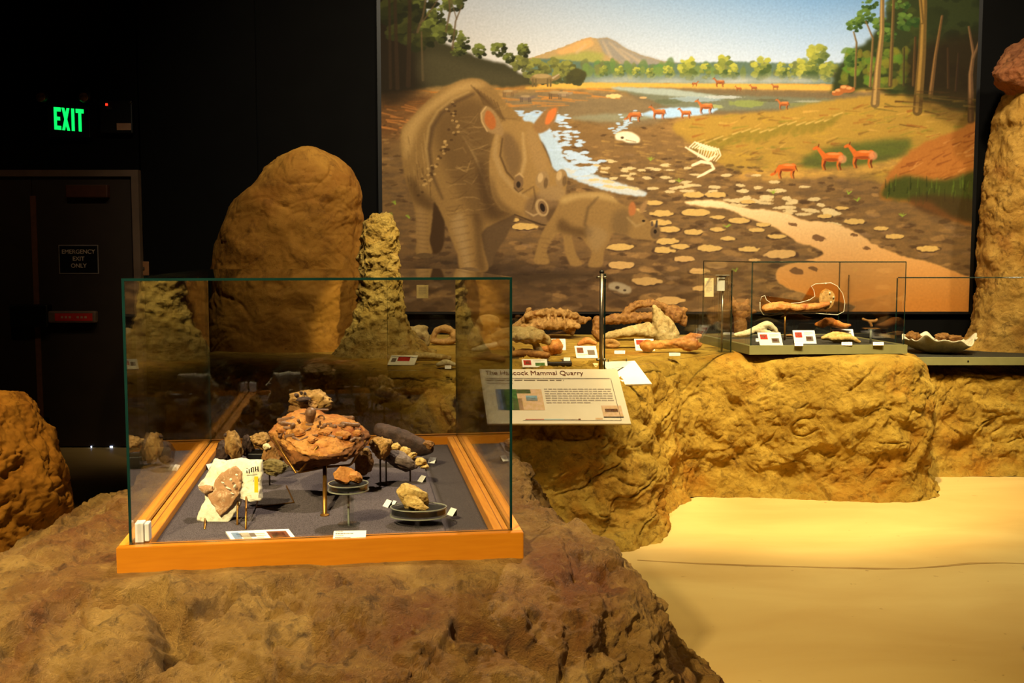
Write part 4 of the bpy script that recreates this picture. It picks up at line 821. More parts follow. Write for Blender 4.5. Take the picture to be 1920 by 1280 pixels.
# ------------------------------------------------------------------ rocks
# long rock bench: swept wall of stone with a level display top
ZB = .90
def bench(name, path, ztop, m, seed, wall=YW - .002, round_=.30, res=(1050, 230), A=.88):
    path = np.array(path, float); d = np.concatenate([[0], np.cumsum(np.hypot(*(path[1:] - path[:-1]).T))]); s = np.linspace(0, d[-1], res[0]); P2 = catmull(d, path, s)
    T = np.gradient(P2, axis=0); T /= np.linalg.norm(T, axis=1, keepdims=True); Nn = np.stack([-T[:, 1], T[:, 0]], 1)      # inward
    prof = np.array([(-.06, 0), (-.015, .05), (.02, .14), (.0, .35), (.0, .55), (.03, .70), (.09, ztop - .06), (.17, ztop - .015), (round_, ztop), (round_ + .12, ztop)])
    dl = np.concatenate([[0], np.cumsum(np.hypot(*(prof[1:] - prof[:-1]).T))]); t = np.linspace(0, dl[-1], res[1] - 30); pr = catmull(dl, prof, t)
    P = np.concatenate([P2[:, None, :] + Nn[:, None, :] * pr[None, :, :1], np.broadcast_to(pr[None, :, 1:], (res[0], len(t), 1))], 2)
    last = P[:, -1]; end = np.stack([np.clip(last[:, 0], -2.6, 5.2), np.full(res[0], wall), np.full(res[0], ztop)], 1)
    if name == 'rock_bench': end[:, 0] = np.minimum(end[:, 0], 2.60)
    w = np.linspace(0, 1, 31)[1:][None, :, None]; top = last[:, None] * (1 - w) + end[:, None] * w; P = np.concatenate([P, top], 1)
    Nr = gnormals(P, False); Q = P.reshape(-1, 3); dd = stone_disp(Q, seed, A).reshape(res[0], -1)
    tw = np.ones(P.shape[1]); k0 = len(t); zz = np.clip((P[0, :, 2] - (ztop - .10)) / .10, 0, 1); tw = 1 - .93 * zz; tw[k0:] = .03
    if Nr[res[0] // 2, 40, 1] > 0: Nr = -Nr
    P = P + Nr * (dd * tw[None, :])[..., None]; P[:, 0, 2] = 0; P[..., 2] = np.maximum(P[..., 2], 0); P[:, k0:, 2] = np.minimum(P[:, k0:, 2], ztop + .004)
    P[..., 1] = np.minimum(P[..., 1], wall)
    return link(name, meshnp(name, P.reshape(-1, 3), gridfaces(res[0], P.shape[1])), m, None, True)
o = bench('rock_bench', [(-2.2, 7.3), (-2.1, 6.5), (-1.7, 6.15), (-1.1, 6.0), (-.4, 5.9), (.2, 5.9), (.7, 6.05), (.95, 6.4), (1.15, 6.72), (1.5, 6.74), (1.85, 6.68), (2.2, 6.62), (2.5, 6.62), (2.68, 6.74), (2.76, 6.98), (2.80, 7.3), (2.82, 7.7)], ZB, R_BENCH, 11)
tag(o, 'long ochre rock bench carrying the fossil skulls and bones', 'rock bench')
ZR = .835
o = bench('rock_ledge', [(2.55, 7.36), (3.1, 7.36), (3.8, 7.34), (4.6, 7.33), (5.6, 7.33)], ZR - .055, R_BENCH, 23, round_=.2, res=(480, 150)); o.name = 'rock_ledge'
tag(o, 'recessed lower stretch of ochre rock wall at the right', 'rock bench')

def front_extra(Q):
    d = np.zeros(len(Q))
    for pl, w, dep in (([(-40, 1250), (150, 1195), (255, 1158)], .032, .045), ([(255, 1158), (290, 1190), (330, 1245)], .036, .055), ([(330, 1245), (230, 1290)], .03, .045), ([(330, 1245), (440, 1190), (560, 1135), (640, 1095), (720, 1075)], .032, .045), ([(860, 1205), (960, 1200), (1060, 1170), (1075, 1140)], .026, .03)):
        pts = [np.array(onz(x, y, .72 if y > 1180 else .76)[:2]) for x, y in pl]; m = np.full(len(Q), 9.)
        for a, b in zip(pts, pts[1:]):
            e = b - a; t = np.clip(((Q[:, :2] - a) @ e) / (e @ e), 0, 1); m = np.minimum(m, np.hypot(*(Q[:, :2] - a - t[:, None] * e).T))
        m += .014 * noise(Q * 9, 77); d -= dep * np.clip(1 - m / w, 0, 1) ** .8
    d += .012 * ridge(Q * 9 + .5, 61, 3) + .008 * ridge(Q * 26, 62, 2) + .012 * fbm(Q * np.array((5, 12, 12)), 63, 3)
    return d
CC = (-.5, 3.1)
def front_damp(Q):
    u = np.array((math.cos(.146), math.sin(.146))); v = np.array((-math.sin(.146), math.cos(.146))); p = Q[:, :2] - np.array((-.878, 2.40)); a, b = p @ u, p @ v
    e = np.maximum(np.maximum(-.06 - a, a - .95), np.maximum(-.06 - b, b - 1.46)); return .10 + .90 * np.clip(e / .07, 0, 1)
o = stone('rock_mound', (*CC, 0), [
    (0, 0, 0, {0: 1.30, 45: 1.45, 90: 1.35, 135: 1.6, 180: 1.75, 225: 1.85, 270: 1.6, 315: 1.5}),
    (.34, 0, 0, {0: 1.02, 45: 1.13, 90: 1.22, 135: 1.52, 180: 1.62, 225: 1.75, 270: 1.45, 315: 1.32}),
    (.52, 0, 0, {0: .86, 28: .86, 45: 1.0, 90: 1.08, 135: 1.26, 180: 1.30, 225: 1.55, 270: 1.30, 315: 1.14, 335: 1.0}),
    (.66, 0, 0, {0: .68, 30: .72, 45: .86, 62: .98, 90: .98, 120: 1.08, 135: 1.13, 160: 1.02, 180: .98, 205: 1.06, 225: 1.36, 250: 1.25, 270: 1.14, 300: 1.05, 325: 1.04, 345: .86}),
    (.755, 0, 0, {0: .61, 30: .64, 45: .80, 62: .93, 90: .93, 120: 1.03, 135: 1.06, 160: .80, 180: .74, 205: .82, 225: 1.15, 250: 1.05, 270: .98, 300: .95, 325: .95, 345: .74}),
    (.805, 0, 0, {0: .57, 30: .60, 45: .76, 62: .89, 90: .89, 120: .98, 135: 1.01, 160: .72, 180: .66, 205: .71, 225: .98, 250: .95, 270: .86, 300: .84, 325: .86, 345: .66}),
    (.816, 0, 0, (.35, .4, 2.2)), (.817, 0, 0, (.002, .002, 2))], R_FRONT, 5, 1150, 460, .72, 1.5, damp=front_damp, extra=front_extra)
tag(o, 'large brown rock mound carrying the wooden glass display case, nearest the viewer', 'rock')
o = stone('rock_pedestal', (.24, 6.05, 0), [
    (0, .02, 0, {0: .66, 60: .6, 120: .6, 180: .74, 225: .72, 270: .62, 315: .68}), (.10, .02, 0, {0: .63, 90: .6, 180: .72, 225: .66, 270: .53, 315: .62}), (.32, .02, 0, {0: .63, 90: .55, 180: .68, 225: .62, 270: .50, 315: .60}), (.58, .0, 0, {0: .56, 90: .5, 180: .62, 225: .6, 270: .52, 315: .56}),
    (.76, -.02, 0, {0: .49, 90: .45, 180: .58, 225: .54, 270: .44, 315: .46}), (.86, -.03, .05, {0: .42, 90: .40, 180: .52, 225: .42, 270: .32, 315: .36}), (.895, -.05, .12, (.25, .22, 2)), (.90, -.05, .14, (.002, .002, 2))], R_BENCH, 31, 420, 240, 1.15, 1.0)
tag(o, 'rounded ochre rock pedestal under the slanted information panel', 'rock')
def X_(px, Y): return (px - 960) / FPX * Y
def lev(Y, cx, rows, ry, p=2.2):
    out = []
    for z, xl, xr in rows: a, b = X_(xl, Y), X_(xr, Y); out.append((z, (a + b) / 2 - cx, 0, ((b - a) / 2, ry * min(1, .35 + (b - a)), p)))
    return out
def zy(py, Y): return at(960, py, Y).z
Yb = 7.3; cxb = X_(545, Yb)
o = stone('tall_boulder', (cxb, Yb, 0), lev(Yb, cxb, [(0, 375, 745), (.45, 382, 722), (.9, 390, 700), (zy(560, Yb), 396, 690), (zy(500, Yb), 402, 685), (zy(450, Yb), 412, 684), (zy(410, Yb), 428, 682), (zy(375, Yb), 454, 680), (zy(345, Yb), 484, 674), (zy(318, Yb), 506, 664), (zy(297, Yb), 528, 644), (zy(284, Yb), 558, 620)], .36) + [(zy(274, Yb), X_(588, Yb) - cxb, 0, (.004, .004, 2))], R_BOULD, 41, 360, 260, .4, .8)
tag(o, 'tall rounded brown boulder against the black wall behind the case', 'boulder')
Yp = 6.85; cxp = X_(712, Yp)
o = stone('slim_rock_spire', (cxp, Yp, ZB - .03), [(0, .03, 0, (.36, .30, 2)), (.08, .02, 0, (.29, .25, 2)), (.18, .0, 0, (.21, .2, 2)), (.30, .0, 0, (.155, .16, 2.2)), (.45, 0, 0, (.142, .14, 2.2)), (.62, 0, 0, (.128, .13, 2.2)), (.76, .008, 0, (.118, .12, 2.3)), (.85, .012, 0, (.104, .11, 2.2)), (.892, .015, 0, (.070, .08, 2)), (.905, .015, 0, (.002, .002, 2))], rockmat('yellow_pitted_rock', (176, 142, 66), (214, 184, 106), (84, 58, 22), (178, 132, 52), 2.6, 1.0), 47, 200, 220, .5, 2.6)
o.scale = (1, 1, (zy(403, Yp) - ZB + .03) / .905)
tag(o, 'slim yellow pitted rock spire standing right of the tall boulder', 'rock')
Yr = 7.95; cxr = X_(1930, Yr); RZ = ZR + .001
o = stone('rock_column', (cxr, Yr, RZ), [(z - RZ, dx, 0, s) for z, dx, _, s in lev(Yr, cxr, [(RZ, 1800, 2090), (zy(630, Yr), 1822, 2075), (zy(590, Yr), 1834, 2060), (zy(500, Yr), 1838, 2050), (zy(400, Yr), 1840, 2040), (zy(330, Yr), 1846, 2035), (zy(250, Yr), 1857, 2030), (zy(200, Yr), 1868, 2020), (zy(172, Yr), 1880, 2005)], .38)] + [(zy(164, Yr) - RZ, .05, 0, (.004, .004, 2))], rockmat('column_rock', (160, 118, 48), (192, 152, 76), (80, 52, 22), (150, 96, 36), 1.4, .8), 53, 300, 260, .55, 1.1)
tag(o, 'tall ochre rock column at the right edge beside the mural', 'rock')
c = at(1945, 132, 7.85); o = chunk('cap_rock', (c.x, c.y, zy(172, 7.9) + .17), (.62, .55, .44), R_CAP, 61, chops=6, rough=.08, sub=6)
tag(o, 'reddish brown stone resting on top of the right rock column', 'rock')
Yl = 5.0; cxl = X_(-90, Yl)
o = stone('left_boulder', (cxl, Yl, 0), lev(Yl, cxl, [(0, -300, 62), (zy(1030, Yl), -300, 82), (zy(985, Yl), -300, 94), (zy(930, Yl), -290, 96), (zy(880, Yl), -280, 86), (zy(840, Yl), -270, 70), (zy(800, Yl), -250, 46), (zy(770, Yl), -220, 22), (zy(752, Yl), -180, -5)], .5) + [(zy(744, Yl), .0, 0, (.004, .004, 2))], R_BOULD, 67, 300, 220, .7, 1.2); o.name = 'low_boulder'
tag(o, 'low ochre boulder cut by the left edge of the picture', 'boulder')
Y2 = 5.6; cx2 = X_(10, Y2)
o = stone('low_boulder', (cx2, Y2, 0), lev(Y2, cx2, [(0, -60, 78), (.25, -60, 76), (zy(860, Y2), -58, 74), (zy(820, Y2), -54, 68), (zy(790, Y2), -48, 60), (zy(768, Y2), -40, 42)], .3) + [(zy(756, Y2), .0, 0, (.004, .004, 2))], R_BOULD, 71, 200, 160, .5, 1.6)
tag(o, 'smaller shaded boulder peeking out behind the low left boulder', 'boulder')
c = onz(1940, 1222, 0); o = chunk('small_red_rock', (c.x + .02, c.y, .07), (.10, .12, .16), R_CAP, 73, chops=5)
tag(o, 'sliver of dark red rock at the right edge on the floor', 'rock')

# ------------------------------------------------------------------ the wooden display case
FL = Vector((-.878, 2.40, 0)); AN = .146; cu = Vector((math.cos(AN), math.sin(AN), 0)); cv = Vector((-math.sin(AN), math.cos(AN), 0)); CW, CD = .888, 1.385
RIM = .883; GT = 1.487; BOT = .818
case = empty('display_case', (FL.x, FL.y, BOT), AN)
def L(a, b, z): return (a, b, z - BOT)
def cbox(name, a0, b0, z0, a1, b1, z1, m, bev=0, parent=None):
    bm = bmesh.new(); bbox(bm, L(a0, b0, z0), L(a1, b1, z1))
    if bev: bmesh.ops.bevel(bm, geom=bm.edges[:], offset=bev, segments=2, affect='EDGES')
    return bmobj(name, bm, m, parent or case)
E = .024
cbox('base_side', -E, -E, BOT, CW + E, .0, RIM, WOODX, .0015); cbox('base_side', -E, CD, BOT, CW + E, CD + E, RIM, WOODX, .0015)
cbox('base_side', -E, 0, BOT, 0, CD, RIM - .0004, WOODY, .0015); cbox('base_side', CW, 0, BOT, CW + E, CD, RIM - .0004, WOODY, .0015)
RW = .042
for a0, b0, a1, b1, m in ((.007, .009, CW - .007, .022, WOODX), (.007, CD - RW, CW - .007, CD - .007, WOODX), (.007, .022, RW, CD - RW, WOODY), (CW - RW, .022, CW - .007, CD - RW, WOODY)):
    cbox('inner_rail', a0, b0, BOT + .01, a1, b1, RIM - .002, m, .001)
for a0, a1 in ((RW * .5 - .001, RW * .5 + .001), (CW - RW * .5 - .001, CW - RW * .5 + .001)): cbox('rail_groove', a0, .02, RIM - .003, a1, CD - RW, RIM - .0012, mat('groove_brown', (150, 90, 40), .7))
DZ = RIM - .018
cbox('carpet_floor', RW, .022, BOT + .01, CW - RW, CD - RW, DZ - .012, CARPETD)
cbox('carpet_deck', RW + .001, .023, DZ - .011, CW - .155, CD - RW - .05, DZ, CARPET, .001)
T = .006
def cpane(name, a0, b0, a1, b1):
    p = Vector((a0, b0, 0)); q = Vector((a1, b1, 0)); d = (q - p).normalized(); n = Vector((-d.y, d.x, 0)) * T / 2; bm = bmesh.new(); c = [p - n, q - n, q + n, p + n]
    lo = [bm.verts.new((v.x, v.y, RIM - BOT)) for v in c]; hi = [bm.verts.new((v.x, v.y, GT - BOT)) for v in c]
    for i in range(4): bm.faces.new([lo[i], lo[(i + 1) % 4], hi[(i + 1) % 4], hi[i]]).material_index = 0 if i in (0, 2) else 1
    bm.faces.new(lo[::-1]).material_index = 1; bm.faces.new(hi).material_index = 1; o = bmobj(name, bm, [GLASS, GEDGE], case); return o
cpane('glass_pane', T, T / 2, CW - T, T / 2); cpane('glass_pane', T, CD - T / 2, CW - T, CD - T / 2); cpane('glass_pane', T / 2, 0, T / 2, CD); cpane('glass_pane', CW - T / 2, 0, CW - T / 2, CD)
bm = bmesh.new(); vs = bbox(bm, L(0, 0, GT), L(CW, CD, GT + T))
for f in bm.faces: f.material_index = 0 if abs(f.normal.z) > .5 or abs(f.calc_center_median().z - (GT - BOT)) < 1e-5 or abs(f.calc_center_median().z - (GT + T - BOT)) < 1e-5 else 1
bmobj('glass_top', bm, [GLASS, GEDGE], case)
tag(case, 'large glass display case with orange wooden base on the brown rock mound', 'display case')

def deck(px, py): p = onz(px, py, DZ); return p
def W2(px, py, px2, Y): return px2m(px2 - px, Y)

# ---- white plaster jacket slab on brass pins, front left
def poly_plate(name, pts, Yf, th, m, parent=None, tilt=None, seed=0, rough=.006, n=46, bulge=.01):
    """broken slab traced as an outline at its own distance, given thickness, relief and a lean."""
    W = [at(x, y, Yf + (tilt(x, y) if tilt else 0)) for x, y in pts]; c = sum(W, Vector()) / len(W); W = [w - c for w in W]
    P = np.array([w[:] for w in W]); k = len(P); Q = []
    for i in range(k):
        for t in np.linspace(0, 1, 7, endpoint=False): Q.append(P[i] * (1 - t) + P[(i + 1) % k] * t)
    Q = np.array(Q); Q += (.0022 * fbm(Q * 90 + seed, seed, 2))[:, None] * Q / (np.linalg.norm(Q, axis=1, keepdims=True) + 1e-6) * 1.2
    rings = []; nr = 14
    for i in range(nr + 1): f = 1 - i / nr; rings.append(Q * f + (0, -bulge * (1 - f * f), 0))
    F = np.stack(rings, 1); nrm = np.array((0, -1, 0.)); R = rough * fbm(F.reshape(-1, 3) * 28 + seed, seed, 4).reshape(F.shape[:2]); F = F + R[..., None] * nrm; F[:, -1] = F[:, -1].mean(0)
    B = np.stack([Q * .97 + (0, th, 0), Q * 1.01 + (0, th * .5, 0)], 1); Bc = np.stack([Q * f * .97 + (0, th * (1 + .3 * (1 - f)), 0) for f in np.linspace(0, 1, 6)], 1); Bc[:, 0] = Bc[:, 0].mean(0)
    G = np.concatenate([Bc, B[:, 1:], F], 1); return link(name, meshnp(name, G.reshape(-1, 3), gridfaces(len(Q), G.shape[1], True)), m, parent, True, c), c
jk = empty('plaster_jacket_fossil', deck(430, 990))
jpts = [(400, 862), (420, 866), (445, 861), (468, 864), (489, 864), (490, 890), (487, 912), (489, 938), (470, 941), (450, 934), (447, 952), (436, 968), (424, 984), (400, 986), (384, 984), (369, 975), (372, 962), (379, 946), (386, 936), (384, 926), (373, 918), (371, 909), (385, 894), (393, 880)]
lean = lambda x, y: (y - 920) * -.0006
pl, pc = poly_plate('plaster_slab', jpts, 2.72, .035, PLASTER, None, lean, 3, .007); child(pl, jk)
F_JK = rockmat('mottled_tan_fossil', (150, 108, 72), (162, 120, 82), (226, 206, 170), (140, 98, 62), 3.2, .5, .7, .004)
bp_ = [(428, 880), (440, 874), (452, 886), (452, 905), (448, 925), (436, 945), (420, 962), (412, 967), (404, 955), (396, 945), (388, 928), (400, 918), (404, 900), (414, 888)]
fb, _ = poly_plate('fossil_bone', bp_, 2.705, .02, F_JK, None, lean, 9, .005, bulge=.006); child(fb, jk)
fc, _ = poly_plate('bone_fragment', [(372, 913), (384, 911), (396, 913), (398, 920), (384, 925), (375, 919)], 2.70, .015, F_JK, None, lean, 12, .002, bulge=.005); child(fc, jk)
A_, B_, D_ = at(462, 874, 2.70), at(487, 872, 2.70), at(463, 888, 2.70)
bmq = bmesh.new()
for u0, v0, u1, v1 in ((0, .5, .08, .9), (.02, .2, .12, .3), (.18, .35, .26, .95), (.34, .2, .44, .8), (.42, .15, .58, .25), (.52, .25, .58, .85), (.66, .1, .74, .75), (.74, .45, .88, .53), (.84, .1, .92, .8), (.0, 1.15, .8, 1.22)):
    u = B_ - A_; v = D_ - A_; bmq.faces.new([bmq.verts.new(A_ + u * a + v * b + Vector((0, -.004, 0))) for a, b in ((u0, v0), (u1, v0), (u1, v1), (u0, v1))])
child(bmobj('handwritten_number', bmq, INKD), jk)
A_, B_, D_ = at(478, 892, 2.702), at(485, 892, 2.702), at(478, 922, 2.70); child(slab('yellow_tape', A_ + Vector((0, -.007, 0)), B_ + Vector((0, -.007, 0)), D_ + Vector((0, -.007, 0)), .002, mat('yellow_tape_plastic', (240, 200, 20), .5)), jk)
for px, py, t in ((384, 992, 975), (445, 984, 935), (461, 992, 930)):
    d_ = deck(px, py); q = at(px + 1, t, 2.74); child(tube('pin', [(d_.x, d_.y, DZ), (q.x, q.y, q.z + .02)], .0028, BRASS), jk)
p1, p2, p3 = deck(480, 952), deck(551, 943), deck(537, 912); child(tube('foot_wire', [at(484, 935, 2.74), Vector((p1.x, p1.y, DZ + .002)), Vector((p2.x, p2.y, DZ + .002)), Vector((p3.x, p3.y, DZ + .002))], .002, BRASS), jk)
for i, (px, py, w, h) in enumerate(((418, 905, 9, 4), (428, 915, 12, 4), (433, 899, 6, 7), (440, 912, 5, 9), (422, 928, 9, 4), (430, 938, 5, 9), (408, 932, 7, 5), (444, 890, 6, 5), (415, 945, 7, 4), (436, 925, 8, 3))): child(chunk('plaster_flake', at(px, py, 2.697), (px2m(w, 2.7), .006, px2m(h, 2.7)), PLASTER, 300 + i, sub=3, rot=(0, .5, 0)), jk)
tag(jk, 'white plaster jacket slab with tan fossil and yellow tape, front left in the case', 'fossil')

def stand(parent, pairs, r=.003, m=BRASS):
    for (px, py), (qx, qy, Y) in pairs:
        a = deck(px, py); child(tube('pin', [(a.x, a.y, DZ), at(qx, qy, Y)], r, m), parent)
# ---- central conglomerate
Yc = 2.98; cc = at(597, 822, Yc); foot = deck(609, 966)
cg = empty('conglomerate_block', (foot.x, foot.y, DZ))
V, F = ico(81, .134, .15, .085, chops=9, rough=.10, sub=6, cut=.74)
s = np.clip(-V[:, 2] / .085, 0, 1); V[:, 0] *= 1 - .52 * s; V[:, 1] *= 1 - .3 * s; V[:, 2] = np.where(V[:, 2] > 0, V[:, 2] * .70, V[:, 2] * .98); V[:, 0] -= .042 * s; V[:, 2] += .24 * V[:, 1]
V[:, 2] -= .012 * np.clip(V[:, 0] / .13, -1, 1)
b0 = link('matrix_block', meshnp('matrix_block', V, F), [rockmat('shaded_brown_matrix', (96, 56, 22), (138, 84, 36), (50, 28, 12), (104, 54, 18), 6, .8, .7, .006), F_MIX], None, True, cc)  # side faces: brown stone, darkened further with shade put into the colour
yc = np.array([sum(b0.data.vertices[i].co.y for i in p.vertices) / 3 for p in b0.data.polygons]); zc = np.array([sum(b0.data.vertices[i].co.z for i in p.vertices) / 3 for p in b0.data.polygons]); nz_ = np.array([p.normal.z for p in b0.data.polygons]); b0.data.polygons.foreach_set('material_index', ((zc - .24 * yc > .014)).astype(np.int32)); child(b0, cg)
from mathutils.bvhtree import BVHTree
_bv = BVHTree.FromPolygons([Vector(v) + cc for v in V.tolist()], F.tolist())
def on_block(px, py):
    h = _bv.ray_cast(Vector((0, 0, EYE)), ray(px, py).normalized()); return h[0] if h[0] else at(px, py, Yc)
for i, (px, py, dy, ln, r, ang, tilt) in enumerate(((581, 788, -.06, .026, .0165, 20, 60), (543, 795, -.05, .022, .007, -60, 10), (536, 786, -.03, .024, .008, 60, 8), (549, 805, -.11, .014, .008, 10, 60), (600, 797, -.10, .012, .004, 5, 80), (609, 797, -.09, .006, .007, 0, 0), (624, 799, -.10, .007, .007, 40, 0), (636, 798, -.08, .014, .006, 80, 5), (657, 796, -.07, .022, .008, -70, 8), (652, 783, .02, .014, .008, 70, 0), (598, 768, .03, .026, .005, -60, 5), (570, 776, .03, .02, .006, 60, 10), (667, 806, -.06, .012, .006, 60, 5), (562, 793, -.09, .010, .005, -20, 40), (588, 816, -.12, .01, .004, 60, 5))):
    p = on_block(px, py); a = math.radians(ang); tl = math.radians(tilt); d = Vector((math.sin(a) * math.cos(tl), -.35, math.sin(tl) * (1 if ang < 90 else -1))).normalized() * ln
    o = blob('fossil_bone', [('t', [(-d.x, -d.y, -d.z, r * .85), (0, 0, 0, r * .75), (d.x, d.y, d.z, r)])], F_TOOTH, p, voxel=.0022, rough=.0006, seed=i); child(o, cg)
o = lathe('bone_ring', [(.007, -.003), (.010, -.003), (.011, .001), (.0095, .004), (.0065, .002)], F_TOOTH, seg=24); o.matrix_world = Matrix.Translation(on_block(602, 784)) @ Matrix.Rotation(math.radians(60), 4, 'X'); child(o, cg)
_r = random.Random(5)
for i in range(16):
    p = on_block(_r.uniform(528, 672), _r.uniform(790, 826)); ln = _r.uniform(.006, .014); a = _r.uniform(0, PI); d = Vector((math.cos(a), math.sin(a), _r.uniform(-.3, .6))) * ln; r = _r.uniform(.0035, .0065)
    child(blob('fossil_bone', [('t', [(-d.x, -d.y, -d.z, r), (0, 0, 0, r * .8), (d.x, d.y, d.z, r)])], F_TOOTH, p, voxel=.002, rough=.0008, seed=40 + i), cg)
for i, (px, py, w) in enumerate(((530, 805, .04), (560, 812, .05), (640, 816, .05), (612, 812, .04), (668, 812, .035), (585, 825, .03))):
    q = on_block(px, py); o = chunk('matrix_lump', q, (w, .04, w * .55), F_MIX, 200 + i, rough=.25, sub=4); child(o, cg)
child(tube('post', [foot, at(609, 868, Yc - .02)], .006, BRASS), cg); child(lathe('post_foot', [(.012, 0), (.012, .003), (.007, .005)], BRASS, loc=(foot.x, foot.y, DZ)), cg)
Yk = Yc - .13
child(tube('cradle_arm', [at(512, 820, Yk + .05), at(555, 886, Yk + .02), at(563, 883, Yk + .02), at(596, 836, Yk)], .0036, BRASS), cg)
child(tube('cradle_arm', [at(685, 826, Yc - .02), at(660, 868, Yc - .02), at(655, 872, Yc), at(609, 875, Yc - .01)], .0036, BRASS), cg)
child(tube('cradle_arm', [at(560, 885, Yk + .02), at(609, 876, Yc - .01)], .0036, BRASS), cg)
tag(cg, 'large orange conglomerate block full of dark bones, cradled on a brass post', 'fossil')
# ---- rock behind it
p = at(582, 752, 3.42); bk = empty('bone_bearing_rock', (p.x, p.y, DZ)); o = chunk('stone', p, (.125, .11, .085), F_TAN, 91, rough=.2, sub=5); child(o, bk)
o = chunk('dark_bone', at(568, 748, 3.36), (.055, .05, .02), F_DARK, 92, rough=.05, rot=(0, -.1, 0)); child(o, bk)
for px, py, w in ((556, 741, .017), (565, 737, .014), (572, 738, .012)): child(chunk('dark_bone', at(px, py, 3.37), (w, w, w), F_DARK, px, rough=.05, sub=4), bk)
child(chunk('stone_base', at(575, 768, 3.42), (.11, .1, .05), F_BROWN, 93, rough=.15), bk)
child(tube('pin', [(p.x, p.y, DZ), (p.x, p.y, p.z - .03)], .003, BRASS), bk); tag(bk, 'tan rock with dark bones rising behind the large conglomerate block', 'fossil')
# ---- left upright nodule and dark pieces
def case_rock(name, label, px, py, wpx, hpx, fy, depth, m, seed, pins=(), rot=(0, 0, 0), **k):
    d = deck(px, fy); Y = d.y; p = at(px, py, Y); r = empty(name, (p.x, Y, DZ)); o = chunk('stone', p, (px2m(wpx, Y), depth, px2m(hpx, Y)), m, seed, rot=rot, **k); child(o, r)
    for q in pins: child(tube('pin', [(at(q, fy, Y).x, Y + .005, DZ), (at(q, fy, Y).x, Y + .005, p.z - px2m(hpx, Y) * .1)], .0026, mat('dark_pin', (60, 44, 30), .4, metal=.5)), r)
    tag(r, label, 'fossil'); return r, Y
r, Yn = case_rock('fossil_nodule', 'upright tan nodule on brown matrix at the left of the case', 438, 835, 38, 66, 876, .07, F_TAN, 101, rough=.14)
child(chunk('dark_matrix', at(419, 848, Yn + .02), (px2m(34, Yn), .07, px2m(46, Yn)), F_DARK, 102, rough=.15), r); child(chunk('dark_tip', at(424, 815, Yn - .01), (.022, .02, .014), F_DARK, 103, sub=4), r)
r, Yn = case_rock('fossil_fragment', 'mottled rock fragment on a low black stand, left of the conglomerate', 488, 826, 40, 36, 868, .06, F_TAN, 104, rough=.2); child(box('black_stand', (at(470, 850, Yn).x, Yn - .04, DZ), (at(512, 850, Yn).x, Yn + .04, at(480, 846, Yn).z), BLACKP, None, .003), r)
child(chunk('dark_matrix', at(464, 835, Yn + .02), (px2m(24, Yn), .05, px2m(50, Yn)), F_DARK, 105, rough=.2), r)
r, _ = case_rock('fossil_fragment', 'pale-tipped brown fragment tucked against the left cradle arm', 512, 850, 44, 44, 900, .06, F_BROWN, 106, rot=(0, .5, 0), rough=.16); child(chunk('pale_tip', at(500, 838, _ - .02), (.026, .03, .022), F_CREAM, 107), r)
r, _ = case_rock('fossil_fragment', 'olive brown rough fragment lying behind the white plaster slab', 515, 875, 58, 32, 910, .07, F_OLIVE, 108, pins=(505,), rough=.22)
r, _ = case_rock('fossil_fragment', 'brown knobbly fragment behind the right end of the conglomerate', 682, 862, 34, 52, 895, .07, F_BROWN, 109, rough=.2)
child(chunk('pale_edge', at(686, 845, _ - .02), (.02, .03, .022), F_TAN, 110), r)
# ---- small stone in clear dish on acrylic post
def dish(name, label, px, ptop, wpx, hpx, foot_py, tall, m, seed, cat='fossil', sx=1., rockdims=None, rot=(0, 0, 0)):
    d = deck(px, foot_py); Y = d.y; r = px2m(wpx, Y) / 2; zt = at(px, ptop, Y).z; h = px2m(hpx, Y); e = empty(name, (d.x, Y, DZ))
    def up(o): o.location = (d.x, Y, 0); return child(o, e)
    up(lathe('dish', [(.001, zt - h), (r, zt - h), (r, zt), (r - .0025, zt), (r - .0025, zt - h + .004), (.001, zt - h + .004)], ACRYL, sx=1, sy=sx))
    up(lathe('dish_rim', [(r - .0028, zt - .001), (r + .0003, zt - .001), (r + .0003, zt + .0012), (r - .0028, zt + .0012)], AEDGE, sx=1, sy=sx))
    up(lathe('dish_base_edge', [(r - .003, zt - h - .0015), (r + .0008, zt - h - .0015), (r + .0008, zt - h + .0012), (r - .003, zt - h + .0012)], AEDGE, sx=1, sy=sx))
    up(lathe('black_gravel_fill', [(.001, zt - h + .005), (r - .004, zt - h + .005), (r - .004, zt - .004), (r * .6, zt - .002), (.001, zt - .001)], BLACKSTONE, sx=1, sy=sx))
    if tall:
        up(lathe('clear_post', [(.014, DZ + .004), (.014, zt - h - .002)], ACRYL, seg=24)); up(lathe('post_core', [(.003, DZ + .004), (.003, zt - h - .002)], AEDGE, seg=12)); up(lathe('clear_foot', [(.028, DZ), (.028, DZ + .004), (.001, DZ + .005)], ACRYL, seg=32))
    else:
        for a in (270, 30, 150): q = math.radians(a); bmm = box('clear_leg', (-.006, -.006, DZ), (.006, .006, zt - h - .002), ACRYL); bmm.location = (d.x + r * .82 * math.cos(q), Y + r * .82 * sx * math.sin(q), 0); child(bmm, e)
    tag(e, label, cat); return e, Y, zt
e, Y, zt = dish('dish_stand_fossil', 'orange brown stone in a clear round dish on tall acrylic post', 654, 906, 77, 12, 984, True, None, 0)
child(chunk('stone', at(645, 890, Y), (px2m(46, Y), .04, px2m(38, Y)), F_ORANGE, 121, rot=(0, .2, 0), rough=.08, chops=12), e); child(chunk('stone', at(665, 894, Y - .012), (px2m(32, Y), .04, px2m(26, Y)), F_ORANGE, 122, rot=(0, .6, 0), rough=.08, chops=12), e)
e, Y, zt = dish('dish_tray_fossil', 'yellow slab-like fossil in an oval clear dish of black gravel', 785, 950, 108, 16, 982, False, None, 0, sx=.72)
